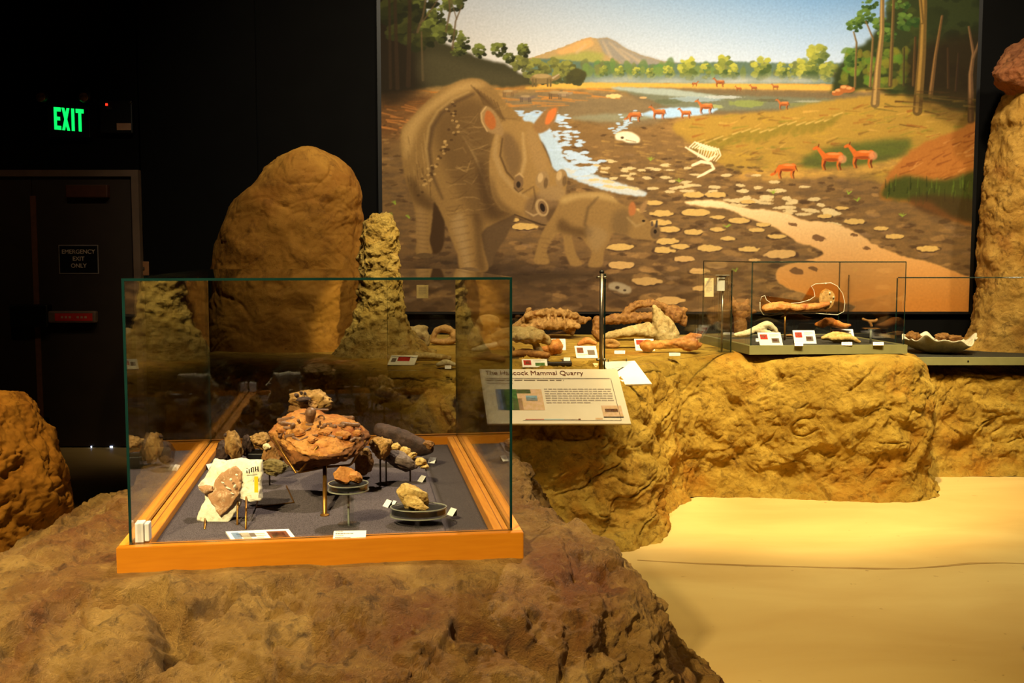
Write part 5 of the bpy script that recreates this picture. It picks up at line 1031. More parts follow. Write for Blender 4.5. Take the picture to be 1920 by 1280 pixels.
child(chunk('stone', at(773, 933, Y), (px2m(54, Y), .05, px2m(70, Y)), F_YELL, 123, rot=(.35, -.75, 0), rough=.10, chops=12, cut=.6), e); child(chunk('stone', at(781, 945, Y - .03), (px2m(50, Y), .03, px2m(26, Y)), F_YELL, 124, rot=(0, .45, 0), rough=.16), e)
# ---- pinned rocks, right
r, Yn = case_rock('pinned_fossil', 'ragged tan skull fragment held up on two thin dark pins', 715, 838, 44, 44, 912, .06, F_TAN, 131, pins=(713, 724), rough=.26)
child(chunk('stone', at(704, 832, Yn + .02), (.04, .04, .05), F_BROWN, 132, rough=.2), r)
r, Yn = case_rock('pinned_fossil', 'grey slab fossil with orange crust on pins beside the tan fragment', 752, 862, 80, 40, 903, .07, F_DARK, 133, pins=(769,), rot=(0, .5, 0), rough=.12)
child(chunk('grey_face', at(748, 860, Yn - .02), (px2m(60, Yn), .05, px2m(32, Yn)), rockmat('violet_grey_bone', (104, 88, 84), (130, 112, 104), (70, 56, 54), (96, 76, 68), 9, .4, .6, .004), 134, rot=(0, .45, 0), rough=.08), r)
for i, (px, py, w) in enumerate(((742, 838, 26), (756, 846, 28), (770, 854, 24), (786, 866, 26), (796, 874, 18))): child(chunk('orange_crust', at(px, py, Yn + .005), (px2m(w, Yn), .05, px2m(w * .6, Yn)), F_YELL, 140 + i, rough=.2, sub=4), r)
d = deck(765, 868); Yd_ = 3.42; e = empty('long_dark_bone', (at(758, 850, Yd_).x, Yd_, DZ)); pp = [at(x, y, Yd_ + dy) for x, y, dy in ((712, 806, .02), (735, 814, .01), (760, 827, 0), (785, 838, 0), (802, 842, 0))]; c0 = at(758, 825, Yd_)
o = blob('bone', [('t', [(*(q - c0), w) for q, w in zip(pp, (.022, .030, .034, .030, .018))])], F_DARK, c0, voxel=.004, rough=.004, seed=5); child(o, e)
child(chunk('bone_end', at(800, 834, Yd_), (.05, .06, .04), F_BROWN, 151), e); stand_ = at(775, 850, Yd_); child(tube('pin', [(stand_.x, Yd_, DZ), (stand_.x, Yd_, stand_.z + .02)], .004, BRASS), e)
child(tube('pin', [(pp[1].x, Yd_, DZ), (pp[1].x, Yd_, pp[1].z)], .004, BRASS), e)
tag(e, 'long dark bone sloping down at the back right of the case', 'fossil')

# ---- cards and labels in the case
def board(name, label, A, B, D, th, rects, cat='label', m=None, group=None, parent=None):
    e = empty(name, D); child(slab('card', A, B, D, th, m or PAPER), e); rs_ = rects
    if rs_: child(printing('printing', A, B, D, rs_, None, .0006 if (Vector(B) - Vector(A)).length < .3 else .0012), e)
    tag(e, label, cat, group); return e
rs = np.random.RandomState(8)
A_, B_, D_ = onz(423, 996, DZ + .022), onz(541, 991, DZ + .022), onz(437, 1016, DZ + .006); B2 = A_ + (onz(541, 991, DZ + .022) - A_)
board('picture_card', 'white picture card lying flat at the front left of the case', A_, B_, D_, .006, [(.06, .15, .18, .75, INKB), (.13, .25, .42, .6, INK), (.2, .2, .33, .8, INKP), (.62, .18, .93, .85, INKBR), (.66, .5, .9, .8, INKG), (.68, .3, .88, .6, INKBR)] + lines(.42, .58, .3, .8, 3, INKP, rs), 'card')
A_, B_, D_ = deck(626, 1010) + Vector((0, .01, .038)), deck(688, 1009) + Vector((0, .01, .038)), deck(626, 1012) + Vector((0, 0, .004))
c_ = onz(626, 1011, RIM - .001); y_ = c_.y + .004; A_ = at(626, 995, y_ + .012); B_ = at(687, 994, y_ + .012 + .01); D_ = at(624, 1011, y_)
board('text_label', 'white text label standing below the small dish on its acrylic post', A_, B_, D_, .002, lines(.06, .40, .10, .22, 1, INK, rs) + lines(.06, .92, .30, .48, 1, INKD, rs) + lines(.06, .45, .55, .68, 1, INK, rs) + lines(.06, .8, .76, .92, 1, INK, rs), 'label')
def wedge(px, py, label, s=1., rz=.9, Yo=0):
    d = deck(px, py); e = empty('number_wedge', (d.x, d.y + Yo, DZ), rz)
    bm = bmesh.new(); w, h, q = .013 * s, .017 * s, .014 * s
    vs = [bm.verts.new(v) for v in ((-w, 0, 0), (w, 0, 0), (w, q, 0), (-w, q, 0), (-w, q, h), (w, q, h))]
    for f, mi in (((0, 1, 5, 4), 1), ((0, 3, 2, 1), 0), ((2, 3, 4, 5), 0), ((0, 4, 3), 0), ((1, 2, 5), 0)): bm.faces.new([vs[k] for k in f]).material_index = mi
    bmobj('wedge', bm, [BLACKP, PAPER], e); tag(e, label, 'label'); return e
wedge(787, 903, 'small white number tag on a black wedge beside the grey slab fossil', 1, -.9)
wedge(722, 950, 'small white number tag on a black wedge left of the yellow fossil dish', 1, -.9)
wedge(843, 966, 'small white number tag on a black wedge right of the yellow fossil dish', 1, -.9)
wedge(736, 946, 'tiny white tag at the left rim of the yellow fossil dish', .6, -.9)
wedge(808, 868, 'small white number tag at the foot of the long dark bone', 1, -.5)
wedge(398, 880, 'small white number tag behind the upright tan nodule', 1, .9)
# white sensor on the front left corner of the glass
c_ = Matrix.Translation((FL.x, FL.y, 0)) @ Matrix.Rotation(AN, 4, 'Z')
e = empty('white_sensor', c_ @ Vector((.03, .035, RIM)), AN); bx = box('sensor_body', (-.020, -.022, 0), (.0, .012, .046), mat('white_plastic', (226, 222, 222), .35), e, .002); box('sensor_cover', (.0012, -.020, .002), (.012, .010, .044), mat('white_plastic', (226, 222, 222)), e, .002)
tag(e, 'small white plastic sensor inside the front left corner of the case', 'sensor')

# ------------------------------------------------------------------ reading panel
pa, pb_, pd, Ypt, Ypb = at(899, 692, 5.62), at(1157, 692, 5.62), at(914, 794, 5.36), 5.62, 5.36
ip = empty('information_panel', (.2, 5.55, .6)); child(slab('panel_board', pa, pb_, pd, .012, CREAM), ip)
rs = np.random.RandomState(3); DK = mat('panel_grey_text', (150, 134, 112), .7, spec=.1)
prt = [(.03, .17, .93, .178, INK), (.03, .19, .93, .194, INKP)] + lines(.03, .90, .205, .25, 1, DK, rs) + lines(.04, .33, .26, .31, 1, INKP, rs) + lines(.44, .92, .37, .66, 7, INKP, rs, .9)
prt += [(.09, .38, .15, .76, INKB), (.13, .38, .24, .76, INKG), (.24, .38, .42, .76, INKT), (.24, .38, .34, .46, INKG), (.30, .5, .38, .6, INKLB), (.2, .55, .27, .76, INKT), (.82, .68, .96, .88, INKT), (.84, .74, .93, .80, INKBR), (.82, .88, .96, .895, INKD), (.935, .18, .938, .95, INK), (.25, .945, .938, .95, INK), (.27, .92, .40, .93, INKR), (.40, .92, .54, .93, INKLB), (.54, .92, .64, .93, INKP), (.64, .915, .655, .935, INKBR), (.76, .90, .81, .93, INKT)]
child(printing('printing', pa, pb_, pd, prt, None, .002), ip)
up_ = (pa - pd).normalized(); nn = (pb_ - pa).cross(pd - pa).normalized()
child(words3d('title', 'The Hancock Mammal Quarry', .042, INKBR, pa + (pb_ - pa) * .035 + (pd - pa) * .115, pb_ - pa, up_, None, ext=.0005, lift=.003, squeeze=1.0), ip)
tag(ip, 'slanted cream information panel titled The Hancock Mammal Quarry', 'panel')
for u in (.3, .7):
    p = pa + (pb_ - pa) * u + (pd - pa) * .5; child(tube('support', [p - Vector((0, -.012, .01)), p + Vector((0, .12, -.14))], .012, STEEL), ip)

# clipped papers on the bench edge
A_, B_, D_ = onz(1128, 677, ZB + .012), onz(1190, 677, ZB + .012), at(1160, 722, 5.72)
A_ = at(1128, 678, 6.12); B_ = at(1190, 676, 6.12); D_ = at(1158, 721, 5.90)
pe = empty('paper_pad', D_); child(slab('sheet', A_, B_, D_, .008, PAPER), pe); child(slab('sheet', A_ + Vector((-.05, .02, -.01)), B_ + Vector((-.05, .02, -.01)), D_ + Vector((-.05, .02, -.01)), .004, YELLOWC), pe)
for u in (.2, .75):
    c = A_ + (B_ - A_) * u; child(tube('binder_ring', [c + Vector((0, -.01, .0)), c + Vector((0, -.004, .012)), c + Vector((0, .008, .012)), c + Vector((0, .012, -.003))], .0022, mat('dark_wire', (60, 54, 46), .4)), pe)
tag(pe, 'white ring-bound papers on the bench edge behind the information panel', 'papers')

# ------------------------------------------------------------------ glass rail on the bench
gf = empty('glass_barrier', (.49, 5.98, ZB))
P1 = onz(1127, 694, ZB); P1 = Vector((P1.x, P1.y, 0)); PL = Vector((-.70, 5.98, 0)); PR = Vector((1.445, 7.02, 0)); ZG = at(1127, 513, P1.y).z
child(pane('glass_pane', PL, P1 + Vector((-.02, 0, 0)), ZB - .01, ZG, .010), gf); child(pane('glass_pane', P1 + Vector((.02, .02, 0)), PR, ZB + .001, ZG, .010), gf)
child(tube('post', [(P1.x, P1.y, ZB - .02), (P1.x, P1.y, ZG + .008)], .0115, STEEL, seg=16), gf)
for sx in (-1, 1):
    child(tube('clamp', [(P1.x, P1.y, ZG - .02), (P1.x + sx * .026, P1.y - .012, ZG - .02)], .007, STEEL), gf); child(tube('clamp', [(P1.x, P1.y, ZB + .06), (P1.x + sx * .026, P1.y - .012, ZB + .06)], .007, STEEL), gf)
child(lathe('post_cap', [(.013, 0), (.014, .008), (.008, .016), (.001, .018)], BLACKP, seg=24, loc=(P1.x, P1.y, ZG + .004)), gf)
tag(gf, 'clear glass barrier with a steel post along the rock bench', 'glass barrier')
def notice(px0, py0, px1, py1, Y, label):
    A_, B_, D_ = at(px0, py0, Y), at(px1, py0, Y), at(px0, py1, Y); board('paper_notice', label, A_, B_, D_, .004, lines(.18, .82, .16, .8, 8, INKP, rs), 'notice', YELLOWC)
notice(781, 534, 803, 559, 5.96, 'cream paper notice stuck to the glass barrier near the rock spire')
Yq = P1.y + (1328 / 1355.) * 0 + 1.55; t_ = (at(1329, 540, 7.2).x - P1.x) / (PR.x - P1.x); Yq = P1.y + t_ * (PR.y - P1.y) - .03
notice(1321, 521, 1338, 556, Yq, 'cream paper notice stuck to the glass barrier near the clear leaflet holder')
# clear leaflet holder
fp = onz(1360, 660, ZB); Yh = fp.y; lh = empty('leaflet_holder', (fp.x, Yh, ZB))
xa, xb = at(1349, 600, Yh).x, at(1373, 600, Yh).x
child(box('foot', (xa - .01, Yh - .05, ZB + .001), (xb + .01, Yh + .05, ZB + .006), ACRYL), lh)
for x in (at(1354, 600, Yh).x, ): child(tube('post', [(x, Yh, ZB + .006), (x, Yh, at(1354, 545, Yh).z)], .007, STEEL), lh)
child(pane('clear_blade', (xa - .005, Yh + .012), (xb, Yh + .012), ZB + .006, at(1350, 545, Yh).z, .004, None, [ACRYL, AEDGE]), lh)
a, b = at(1341, 516, Yh - .02), at(1366, 546, Yh - .02); child(box('paper_stack', (a.x + .012, Yh - .03, b.z + .004), (b.x - .028, Yh - .008, a.z - .004), PAPER), lh)
ho = box('clear_pocket', (a.x, Yh - .04, b.z), (b.x, Yh, a.z), ACRYL); child(ho, lh); child(box('pocket_rim', (a.x, Yh - .041, a.z), (b.x, Yh + .001, a.z + .003), AEDGE), lh)
child(box('black_clip', (a.x + .02, Yh - .045, a.z - .012), (b.x - .02, Yh - .041, a.z - .004), BLACKP), lh)
tag(lh, 'clear leaflet holder with white sheets on a thin post', 'leaflet holder')

# ------------------------------------------------------------------ small glass case on the bench
q0 = onz(1405, 665, ZB); q1 = onz(1701, 663, ZB); zb1 = at(1405, 648, q0.y).z; zt1 = at(1412, 492, q0.y).z
sc = empty('small_display_case', (q0.x, q0.y, ZB)); wv = Vector((q1.x - q0.x, q1.y - q0.y, 0)); ANG = math.atan2(wv.y, wv.x); sw_ = wv.length; dv = Vector((-.155, .94, 0)); sdv = dv.length
sc.rotation_euler = (0, 0, 0)
def par(name, a0, b0, z0, a1, b1, z1, m, face=None):
    bm = bmesh.new(); P0 = Vector((q0.x, q0.y, 0)); f = lambda a, b, z: P0 + wv * a + dv * b + Vector((0, 0, z))
    vs = [bm.verts.new(f(a, b, z)) for a in (a0, a1) for b in (b0, b1) for z in (z0, z1)]
    for ff in ((0, 1, 3, 2), (4, 6, 7, 5), (0, 4, 5, 1), (2, 3, 7, 6), (0, 2, 6, 4), (1, 5, 7, 3)): bm.faces.new([vs[k] for k in ff])
    return child(bmobj(name, bm, m), sc)
par('base', 0, 0, ZB + .001, 1, 1, zb1 - .012, OLIVE); par('deck', .03, .03, zb1 - .012, .97, .97, zb1 - .002, OLIVED)
for a in ((0, 0, 1, .03), (0, .97, 1, 1), (0, .03, .03, .97), (.97, .03, 1, .97)): par('base_lip', a[0], a[1], zb1 - .0125, a[2], a[3], zb1, OLIVE)
P0 = Vector((q0.x, q0.y, 0)); Gc = [P0 + wv * a + dv * b for a, b in ((.015, .015), (.985, .015), (.985, .985), (.015, .985))]
for i in range(4): d_ = (Gc[(i + 1) % 4] - Gc[i]).normalized() * .004; child(pane('glass_pane', Gc[i] + d_, Gc[(i + 1) % 4] - d_, zb1, zt1, .006), sc)
bm = bmesh.new(); lo = [bm.verts.new((g.x, g.y, zt1)) for g in Gc]; hi = [bm.verts.new((g.x, g.y, zt1 + .006)) for g in Gc]; bm.faces.new(lo[::-1]); bm.faces.new(hi)
for i in range(4): bm.faces.new([lo[i], lo[(i + 1) % 4], hi[(i + 1) % 4], hi[i]]).material_index = 1
child(bmobj('glass_top', bm, [GLASS, GEDGE]), sc)
tag(sc, 'smaller glass case with olive base on the rock bench', 'display case')
ZS = zb1 - .002
def sd(px, py): return onz(px, py, ZS)
# ---- mounted jaw with clear completed outline
Yj = 7.25; mj = empty('mounted_jaw', (at(1472, 630, Yj).x, Yj, ZS))
out = [(1425, 566), (1428, 556), (1434, 554), (1437, 562), (1446, 568), (1470, 570), (1500, 567), (1518, 562), (1528, 555), (1526, 544), (1521, 536), (1530, 532), (1545, 531), (1558, 530), (1570, 536), (1580, 550), (1584, 568), (1582, 584), (1570, 590), (1552, 589), (1530, 587), (1500, 587), (1470, 588), (1445, 591), (1432, 590), (1425, 580)]
TINT = glassmat('amber_resin', (.93, .80, .62), 1.3)
cz, c_ = poly_plate('clear_resin_plate', out, Yj, .016, TINT, None, None, 4, .0008, bulge=.001); child(cz, mj)
WHE = mat('pale_resin_rim', (236, 226, 200), .35, (220, 206, 176), 30)
child(tube('resin_rim', [at(x, y, Yj - .002) for x, y in out + out[:1]], .0017, WHE, seg=8), mj)
c_ = at(1475, 578, Yj - .006); bb = [at(x, y, Yj - .006) - c_ for x, y in ((1436, 578), (1452, 576), (1470, 575), (1488, 577), (1512, 576), (1535, 574), (1552, 570))]
child(blob('jaw_bone', [('t', [(*q, w) for q, w in zip(bb, (.030, .036, .034, .028, .026, .026, .016))]), ('e', (bb[2].x, -.005, .025), (.05, .012, .014))], F_ORANGE, c_, voxel=.005, rough=.004, seed=7), mj)
c_ = at(1552, 560, Yj); child(chunk('ramus_bone', c_, (.12, .016, .15), F_TAN, 171, rough=.08), mj)
for x, y in ((1548, 531), (1556, 549), (1563, 557), (1558, 566)): child(chunk('resin_bead', at(x, y, Yj - .012), (.012, .01, .012), WHE, x, sub=3), mj)
child(tube('post', [(at(1472, 630, Yj).x, Yj + .01, ZS), at(1472, 585, Yj + .01)], .006, BRASS), mj)
tag(mj, 'orange jaw bone in clear resin outline, mounted above the small case floor', 'fossil')
def flatbone(name, label, pieces, Y, m, seed, zfloor, vox=.006, rough=.005, cat='fossil', group=None, pinned=False, snap=False):
    """pieces in photo-measured outline points on plane Y: ('t',[(px,py,dy,rpx)...]) or ('e',px,py,dy,rx,ry,depth,rot)"""
    xs = [q[0] for p in pieces if p[0] == 't' for q in p[1]] + [p[1] for p in pieces if p[0] == 'e']; ys = [q[1] for p in pieces if p[0] == 't' for q in p[1]] + [p[2] for p in pieces if p[0] == 'e']
    if zfloor in (ZB, ZS) and not pinned:
        yb = max([q[1] + q[3] for p in pieces if p[0] == 't' for q in p[1]] + [p[2] + p[5] for p in pieces if p[0] == 'e']); Y = min(onz(960, yb, zfloor).y + .03, 8.14)
    c = at(sum(xs) / len(xs), sum(ys) / len(ys), Y); L = []
    for p in pieces:
        if p[0] == 't': L.append(('t', [(*(at(q[0], q[1], Y) + Vector((0, q[2], 0)) - c), px2m(q[3], Y)) for q in p[1]]))
        else: L.append(('e', tuple(at(p[1], p[2], Y) + Vector((0, p[3], 0)) - c), (px2m(p[4], Y), p[6], px2m(p[5], Y)), p[7] if len(p) > 7 else 0))
    o = blob(name, L, m, c, voxel=vox, rough=rough, seed=seed)
    zs = min((v.co.z for v in o.data.vertices)) + c.z
    if zs < zfloor + .001 or snap: o.location.z += zfloor + .001 - zs
    if label: tag(o, label, cat, group)
    return o
flatbone('cream_bone', 'cream hooked bone at the left of the small glass case', [('t', [(1380, 621, 0, 4), (1398, 619, 0, 6), (1414, 612, 0, 6), (1428, 607, 0, 7), (1438, 602, 0, 7), (1450, 608, 0, 5), (1459, 619, 0, 3)]), ('t', [(1420, 612, 0, 7), (1440, 618, 0, 5), (1450, 619, 0, 3)])], 7.5, F_CREAM, 31, ZS, pinned=True, snap=True)
r = empty('ankle_bone', (at(1562, 628, 7.4).x, 7.4, ZS)); o = flatbone('bone', None, [('t', [(1530, 608, 0, 3), (1542, 607, 0, 7), (1556, 603, 0, 8), (1570, 608, 0, 7), (1586, 611, 0, 5), (1594, 610, 0, 2)]), ('e', 1550, 602, 0, 10, 6, .03)], 7.4, F_ORANGE, 33, ZS, pinned=True); child(o, r)
child(tube('pin', [(at(1558, 628, 7.4).x, 7.4, ZS), at(1558, 606, 7.4)], .003, BRASS), r); tag(r, 'orange ragged bone raised on a pin below the mounted jaw', 'fossil')
flatbone('yellow_bone', 'flat yellow bone lying at the front right of the small case', [('t', [(1543, 634, 0, 4), (1560, 631, 0, 8), (1580, 631, 0, 8), (1598, 636, 0, 6), (1611, 641, 0, 3)]), ('e', 1575, 634, 0, 26, 8, .05)], 6.98, F_YELL, 35, ZS)
r = empty('tiny_bone_on_stand', (at(1633, 640, 7.0).x, 7.0, ZS)); zt = at(1633, 615, 7.0).z
o = flatbone('bone', None, [('t', [(1618, 598, 0, 2.5), (1628, 601, 0, 2.5), (1640, 602, 0, 3), (1644, 599, 0, 2)]), ('t', [(1630, 602, 0, 3), (1634, 611, 0, 2.5)])], 7.0, F_BROWN, 37, zt, .0035, .002); child(o, r)
child(box('clear_shelf', (at(1619, 616, 7).x, 6.96, zt - .004), (at(1647, 616, 7).x, 7.04, zt), ACRYL), r); child(pane('shelf_edge', (at(1619, 616, 7).x, 6.958), (at(1647, 616, 7).x, 6.958), zt - .012, zt + .004, .002, None, [ACRYL, AEDGE]), r)
child(tube('clear_post', [(at(1633, 616, 7).x, 7, ZS), (at(1633, 616, 7).x, 7, zt - .004)], .007, AEDGE), r); tag(r, 'tiny brown bone on a clear acrylic stand, right end of small case', 'fossil')
for px, py, w, lb in ((1481, 617, 8, 'small brown bone left behind the middle card of the small case'), (1505, 615, 12, 'small reddish brown bone lying behind the middle card in the small case')):
    o = chunk('small_bone', at(px, py, 7.55), (px2m(w * 2, 7.55), .05, px2m(w * .8, 7.55)), F_BROWN, px, sub=4); o.location.z = ZS + px2m(w * .36, 7.55); tag(o, lb, 'fossil')
def tcard(name, label, x0, y0, x1, y1, skew, zf, rects, lean=.06, th=.004, m=None, cat='card'):
    d = onz(x0 + skew, y1, zf + .002); Y = d.y; A_ = at(x0, y0, Y + lean); B_ = at(x1 - skew, y0, Y + lean); D_ = at(x0 + skew, y1, Y)
    return board(name, label, A_, B_, D_, th, rects, cat, m)
PIC = lambda: [(.08, .15, .40, .55, INKR), (.15, .24, .3, .42, INKT), (.55, .45, .88, .82, INK), (.6, .5, .8, .7, INKBR)] + lines(.5, .9, .14, .36, 3, INKP, rs)
tcard('photo_card', 'left white card with red picture in the small glass case', 1420, 623, 1468, 647, 5, ZS, PIC(), .05)
tcard('photo_card', 'middle white card with red picture in the small glass case', 1486, 619, 1531, 644, 4, ZS, PIC(), .05)
tcard('photo_card', 'right card half hidden behind the yellow bone in the small case', 1560, 617, 1602, 634, 3, ZS, PIC(), .05)
def tab(px, py, zf, label, w=20, g=None):
    d = onz(px, py, zf + .002); Y = d.y; A_ = at(px - w / 2, py - 6, Y + .02); B_ = at(px + w / 2, py - 6, Y + .02); D_ = at(px - w / 2, py, Y); board('name_tab', label, A_, B_, D_, .003, [(.1, .35, .9, .5, INKP)], 'label')
tab(1588, 647, ZS, 'small white name tab in front of the flat yellow bone'); tab(1647, 647, ZS, 'small white name tab before the clear acrylic stand'); tab(1498, 648, ZS, 'small white tab low in front of the middle card', 16); tab(1366, 629, ZB, 'small white tab beside the clear leaflet holder', 20); tab(1421, 640, ZS, 'small white tab at the left of the left red card', 8)

# vertebra behind the leaflet holder
r_ = flatbone('vertebra', 'brown spiky vertebra standing left of the small glass case', [('e', 1390, 582, 0, 18, 15, .07), ('t', [(1380, 575, 0, 6), (1374, 560, 0, 3)]), ('t', [(1396, 574, 0, 6), (1402, 562, 0, 3)]), ('t', [(1402, 582, 0, 7), (1416, 584, 0, 3)]), ('t', [(1385, 592, 0, 10), (1388, 606, 0, 12), (1388, 618, 0, 12)]), ('t', [(1376, 570, 0, 6), (1370, 553, 0, 2)])], 8.1, F_BROWN, 41, ZB)

# ------------------------------------------------------------------ right ledge: shelf, glass and jacket tray
YRr = 7.30
zl0 = at(1800, 683, YRr).z; lb_ = empty('ledge_board', (3.4, YRr, zl0)); a = onz(1700, 667, ZR)
child(box('board', (2.63, YRr, ZR - .054), (5.6, YRr + .03, ZR - .001), OLIVE), lb_); child(box('dark_deck', (2.63, YRr + .03, ZR - .054), (5.6, YW - .06, ZR), OLIVED), lb_); sh = lathe('screw_head', [(.006, 0), (.006, .003), (.001, .004)], BLACKP, seg=12); sh.matrix_world = Matrix.Translation((at(1815, 677, YRr).x, YRr - .001, at(1815, 677, YRr).z)) @ Matrix.Rotation(PI / 2, 4, 'X'); child(sh, lb_)
tag(lb_, 'olive edged dark shelf board along the right rock ledge', 'shelf')
rg = empty('ledge_glass', (3.4, YRr + .06, ZR)); zg = at(1800, 521, YRr + .06).z
child(pane('glass_pane', (2.655, YRr + .05), (5.6, YRr + .05), ZR, zg, .008), rg); child(pane('glass_pane', (2.655, YRr + .062), (2.655, YW - .08), ZR, zg, .008), rg)
child(tube('glass_edge', [(2.655, YRr + .047, zg + .003), (5.6, YRr + .047, zg + .003)], .004, GEDGE, seg=6), rg)
tag(rg, 'glass enclosure over the right rock ledge around the plaster tray', 'glass case')
tr_ = onz(1765, 664, ZR); Yt = 7.62; cxt = X_(1765, Yt); W_ = px2m(66, Yt)
n1, n2 = 120, 40; th = np.linspace(0, 2 * PI, n1, endpoint=False); prof = [(.05, 0), (.35, .0), (.62, .025), (.84, .065), (1.0, .098), (1.02, .108), (.96, .108), (.88, .088), (.7, .05), (.4, .03), (.01, .028)]
G = np.zeros((n1, len(prof), 3))
for j, (r0, z0) in enumerate(prof):
    wob = 1 + .05 * np.sin(5 * th + 1) + .03 * np.sin(11 * th); G[:, j, 0] = W_ * r0 * np.cos(th) * wob; G[:, j, 1] = .24 * r0 * np.sin(th) * wob; G[:, j, 2] = z0 * (1 + .16 * np.sin(3 * th + 2) + .12 * np.sin(8 * th + 1) + .10 * np.sin(13 * th)) if 0 < z0 else z0
G[:, 0] = G[:, 0].mean(0); G[:, -1] = G[:, -1].mean(0); ot = link('plaster_tray', meshnp('plaster_tray', G.reshape(-1, 3), gridfaces(n1, len(prof), True)), PLASTER, None, True, (cxt, Yt, ZR + .001)); sb = ot.modifiers.new('s', 'SUBSURF'); sb.levels = 2; sb.render_levels = 2
tag(ot, 'wavy white plaster jacket tray holding brown bones on the right ledge', 'tray')
for i, (px, py, w, h, t) in enumerate(((1712, 634, 26, 18, 'left end, rounded and knobbly'), (1729, 640, 16, 14, 'second from the left, upright block'), (1744, 642, 16, 14, 'middle, short and squat'), (1766, 634, 24, 12, 'leaning against the back rim'), (1785, 637, 34, 12, 'long piece on the right side'), (1770, 645, 22, 10, 'flat pale chip at the front'))):
    c = at(px, py, Yt - (.02 if i % 2 else -.03)); o = chunk('jacket_bone', (c.x, c.y, max(c.z + .012, ZR + .06)), (px2m(w * 1.1, Yt), .08, px2m(h * 1.25, Yt)), F_BROWN if i < 5 else F_CREAM, 180 + i, rough=.2, sub=4); tag(o, 'brown bone in the plaster tray, ' + t if i < 5 else 'flat pale chip of bone at the front of the plaster tray', 'fossil', 'bones in the plaster tray')

# ------------------------------------------------------------------ fossils along the bench
def skull(px0, px1, pyt, pyb, Y): pass
flatbone('arched_skull', 'brown skull with an arched cheek, farthest back behind the long jaw', [
    ('t', [(1133, 604, 0, 6), (1150, 599, 0, 9), (1172, 597, 0, 10), (1200, 596, 0, 9), (1225, 594, 0, 8)]), ('t', [(1172, 590, 0, 6), (1186, 577, 0, 7), (1205, 570, 0, 7), (1225, 570, 0, 7), (1243, 577, 0, 7)]),
    ('e', 1264, 591, .02, 20, 16, .09), ('t', [(1243, 577, 0, 8), (1262, 584, 0, 10), (1284, 582, 0, 5)]), ('t', [(1278, 594, 0, 10), (1282, 608, 0, 5)]), ('t', [(1118, 600, 0, 6), (1118, 622, 0, 8), (1124, 634, 0, 7)]), ('t', [(1118, 602, 0, 6), (1136, 602, 0, 6)]), ('t', [(1250, 590, .1, 10), (1230, 606, .12, 10), (1225, 625, .12, 10)])], 7.55, F_BROWN, 51, ZB, .008, .013)
flatbone('grey_jaw', 'pale grey lower jaw with tall triangular upright end', [
    ('t', [(1132, 640, 0, 5), (1150, 636, 0, 8), (1175, 632, 0, 9), (1200, 630, 0, 10), (1225, 632, 0, 14)]), ('t', [(1226, 583, 0, 4), (1232, 596, 0, 9), (1238, 612, 0, 15), (1242, 628, 0, 20), (1246, 642, 0, 20)]), ('t', [(1232, 600, 0, 8), (1252, 612, 0, 8), (1264, 630, 0, 8), (1268, 646, 0, 6)]), ('t', [(1170, 628, 0, 5), (1190, 622, 0, 5), (1215, 618, 0, 6)]), ('t', [(1236, 590, .03, 4), (1236, 650, .04, 12)])], 7.25, F_GREY, 53, ZB, .007, .006, pinned=True)
flatbone('small_jaw_piece', 'small hollow tan bone at the left tip of the grey jaw', [('t', [(1134, 642, 0, 5), (1146, 639, 0, 6), (1160, 645, 0, 3)]), ('t', [(1136, 648, 0, 4), (1150, 650, 0, 4), (1160, 648, 0, 3)])], 6.6, F_TAN, 54, ZB, .006, .003)
flatbone('limb_bone', 'long orange limb bone with forked right end on the bench edge', [('e', 1214, 650, 0, 12, 12, .07), ('t', [(1208, 650, 0, 9), (1232, 648, 0, 8), (1255, 646, 0, 8), (1278, 645, 0, 10), (1298, 645, 0, 11)]), ('t', [(1280, 642, 0, 9), (1296, 632, 0, 6), (1312, 631, 0, 4)]), ('t', [(1284, 650, 0, 8), (1300, 652, 0, 7), (1312, 647, 0, 4)])], 6.45, F_ORANGE, 55, ZB, .006, .007)
flatbone('ribbed_skull', 'large brown ribbed skull lying behind the grey slab skull', [
    ('e', 1035, 600, 0, 60, 17, .15), ('t', [(966, 614, 0, 6), (980, 606, 0, 9), (1000, 600, 0, 12)]), ('t', [(984, 600, 0, 7), (990, 584, 0, 4), (993, 579, 0, 2)]), ('t', [(990, 590, -.1, 6), (1020, 584, -.12, 7), (1050, 583, -.12, 7), (1078, 590, -.1, 6)]), ('t', [(980, 612, -.12, 6), (1010, 608, -.15, 7), (1045, 606, -.15, 7), (1080, 608, -.12, 6)]),
    ('t', [(1075, 600, 0, 10), (1092, 600, 0, 6), (1104, 597, 0, 3)]), ('t', [(1040, 585, -.14, 3), (1040, 600, -.17, 3), (1042, 612, -.16, 3)]), ('t', [(1055, 586, -.14, 3), (1056, 600, -.17, 3), (1058, 612, -.16, 3)]), ('t', [(1028, 585, -.14, 3), (1026, 600, -.17, 3), (1024, 612, -.16, 3)]), ('t', [(1000, 610, 0, 9), (1010, 620, 0, 8)]), ('t', [(1060, 610, 0, 9), (1070, 620, 0, 8)])], 7.3, F_TAN, 57, ZB, .008, .013)
flatbone('long_snout_skull', 'grey tan long-snouted skull lying left of the orange bone', [
    ('t', [(925, 636, 0, 6), (950, 628, 0, 10), (975, 628, 0, 11), (1000, 630, 0, 12), (1016, 636, 0, 10), (1028, 644, 0, 6)]), ('e', 990, 634, 0, 36, 12, .10), ('t', [(940, 645, 0, 7), (955, 655, 0, 7), (960, 665, 0, 6)]), ('t', [(1000, 645, 0, 6), (1010, 658, 0, 7), (1014, 666, 0, 6)])], 6.55, F_GREY, 59, ZB, .007, .010)
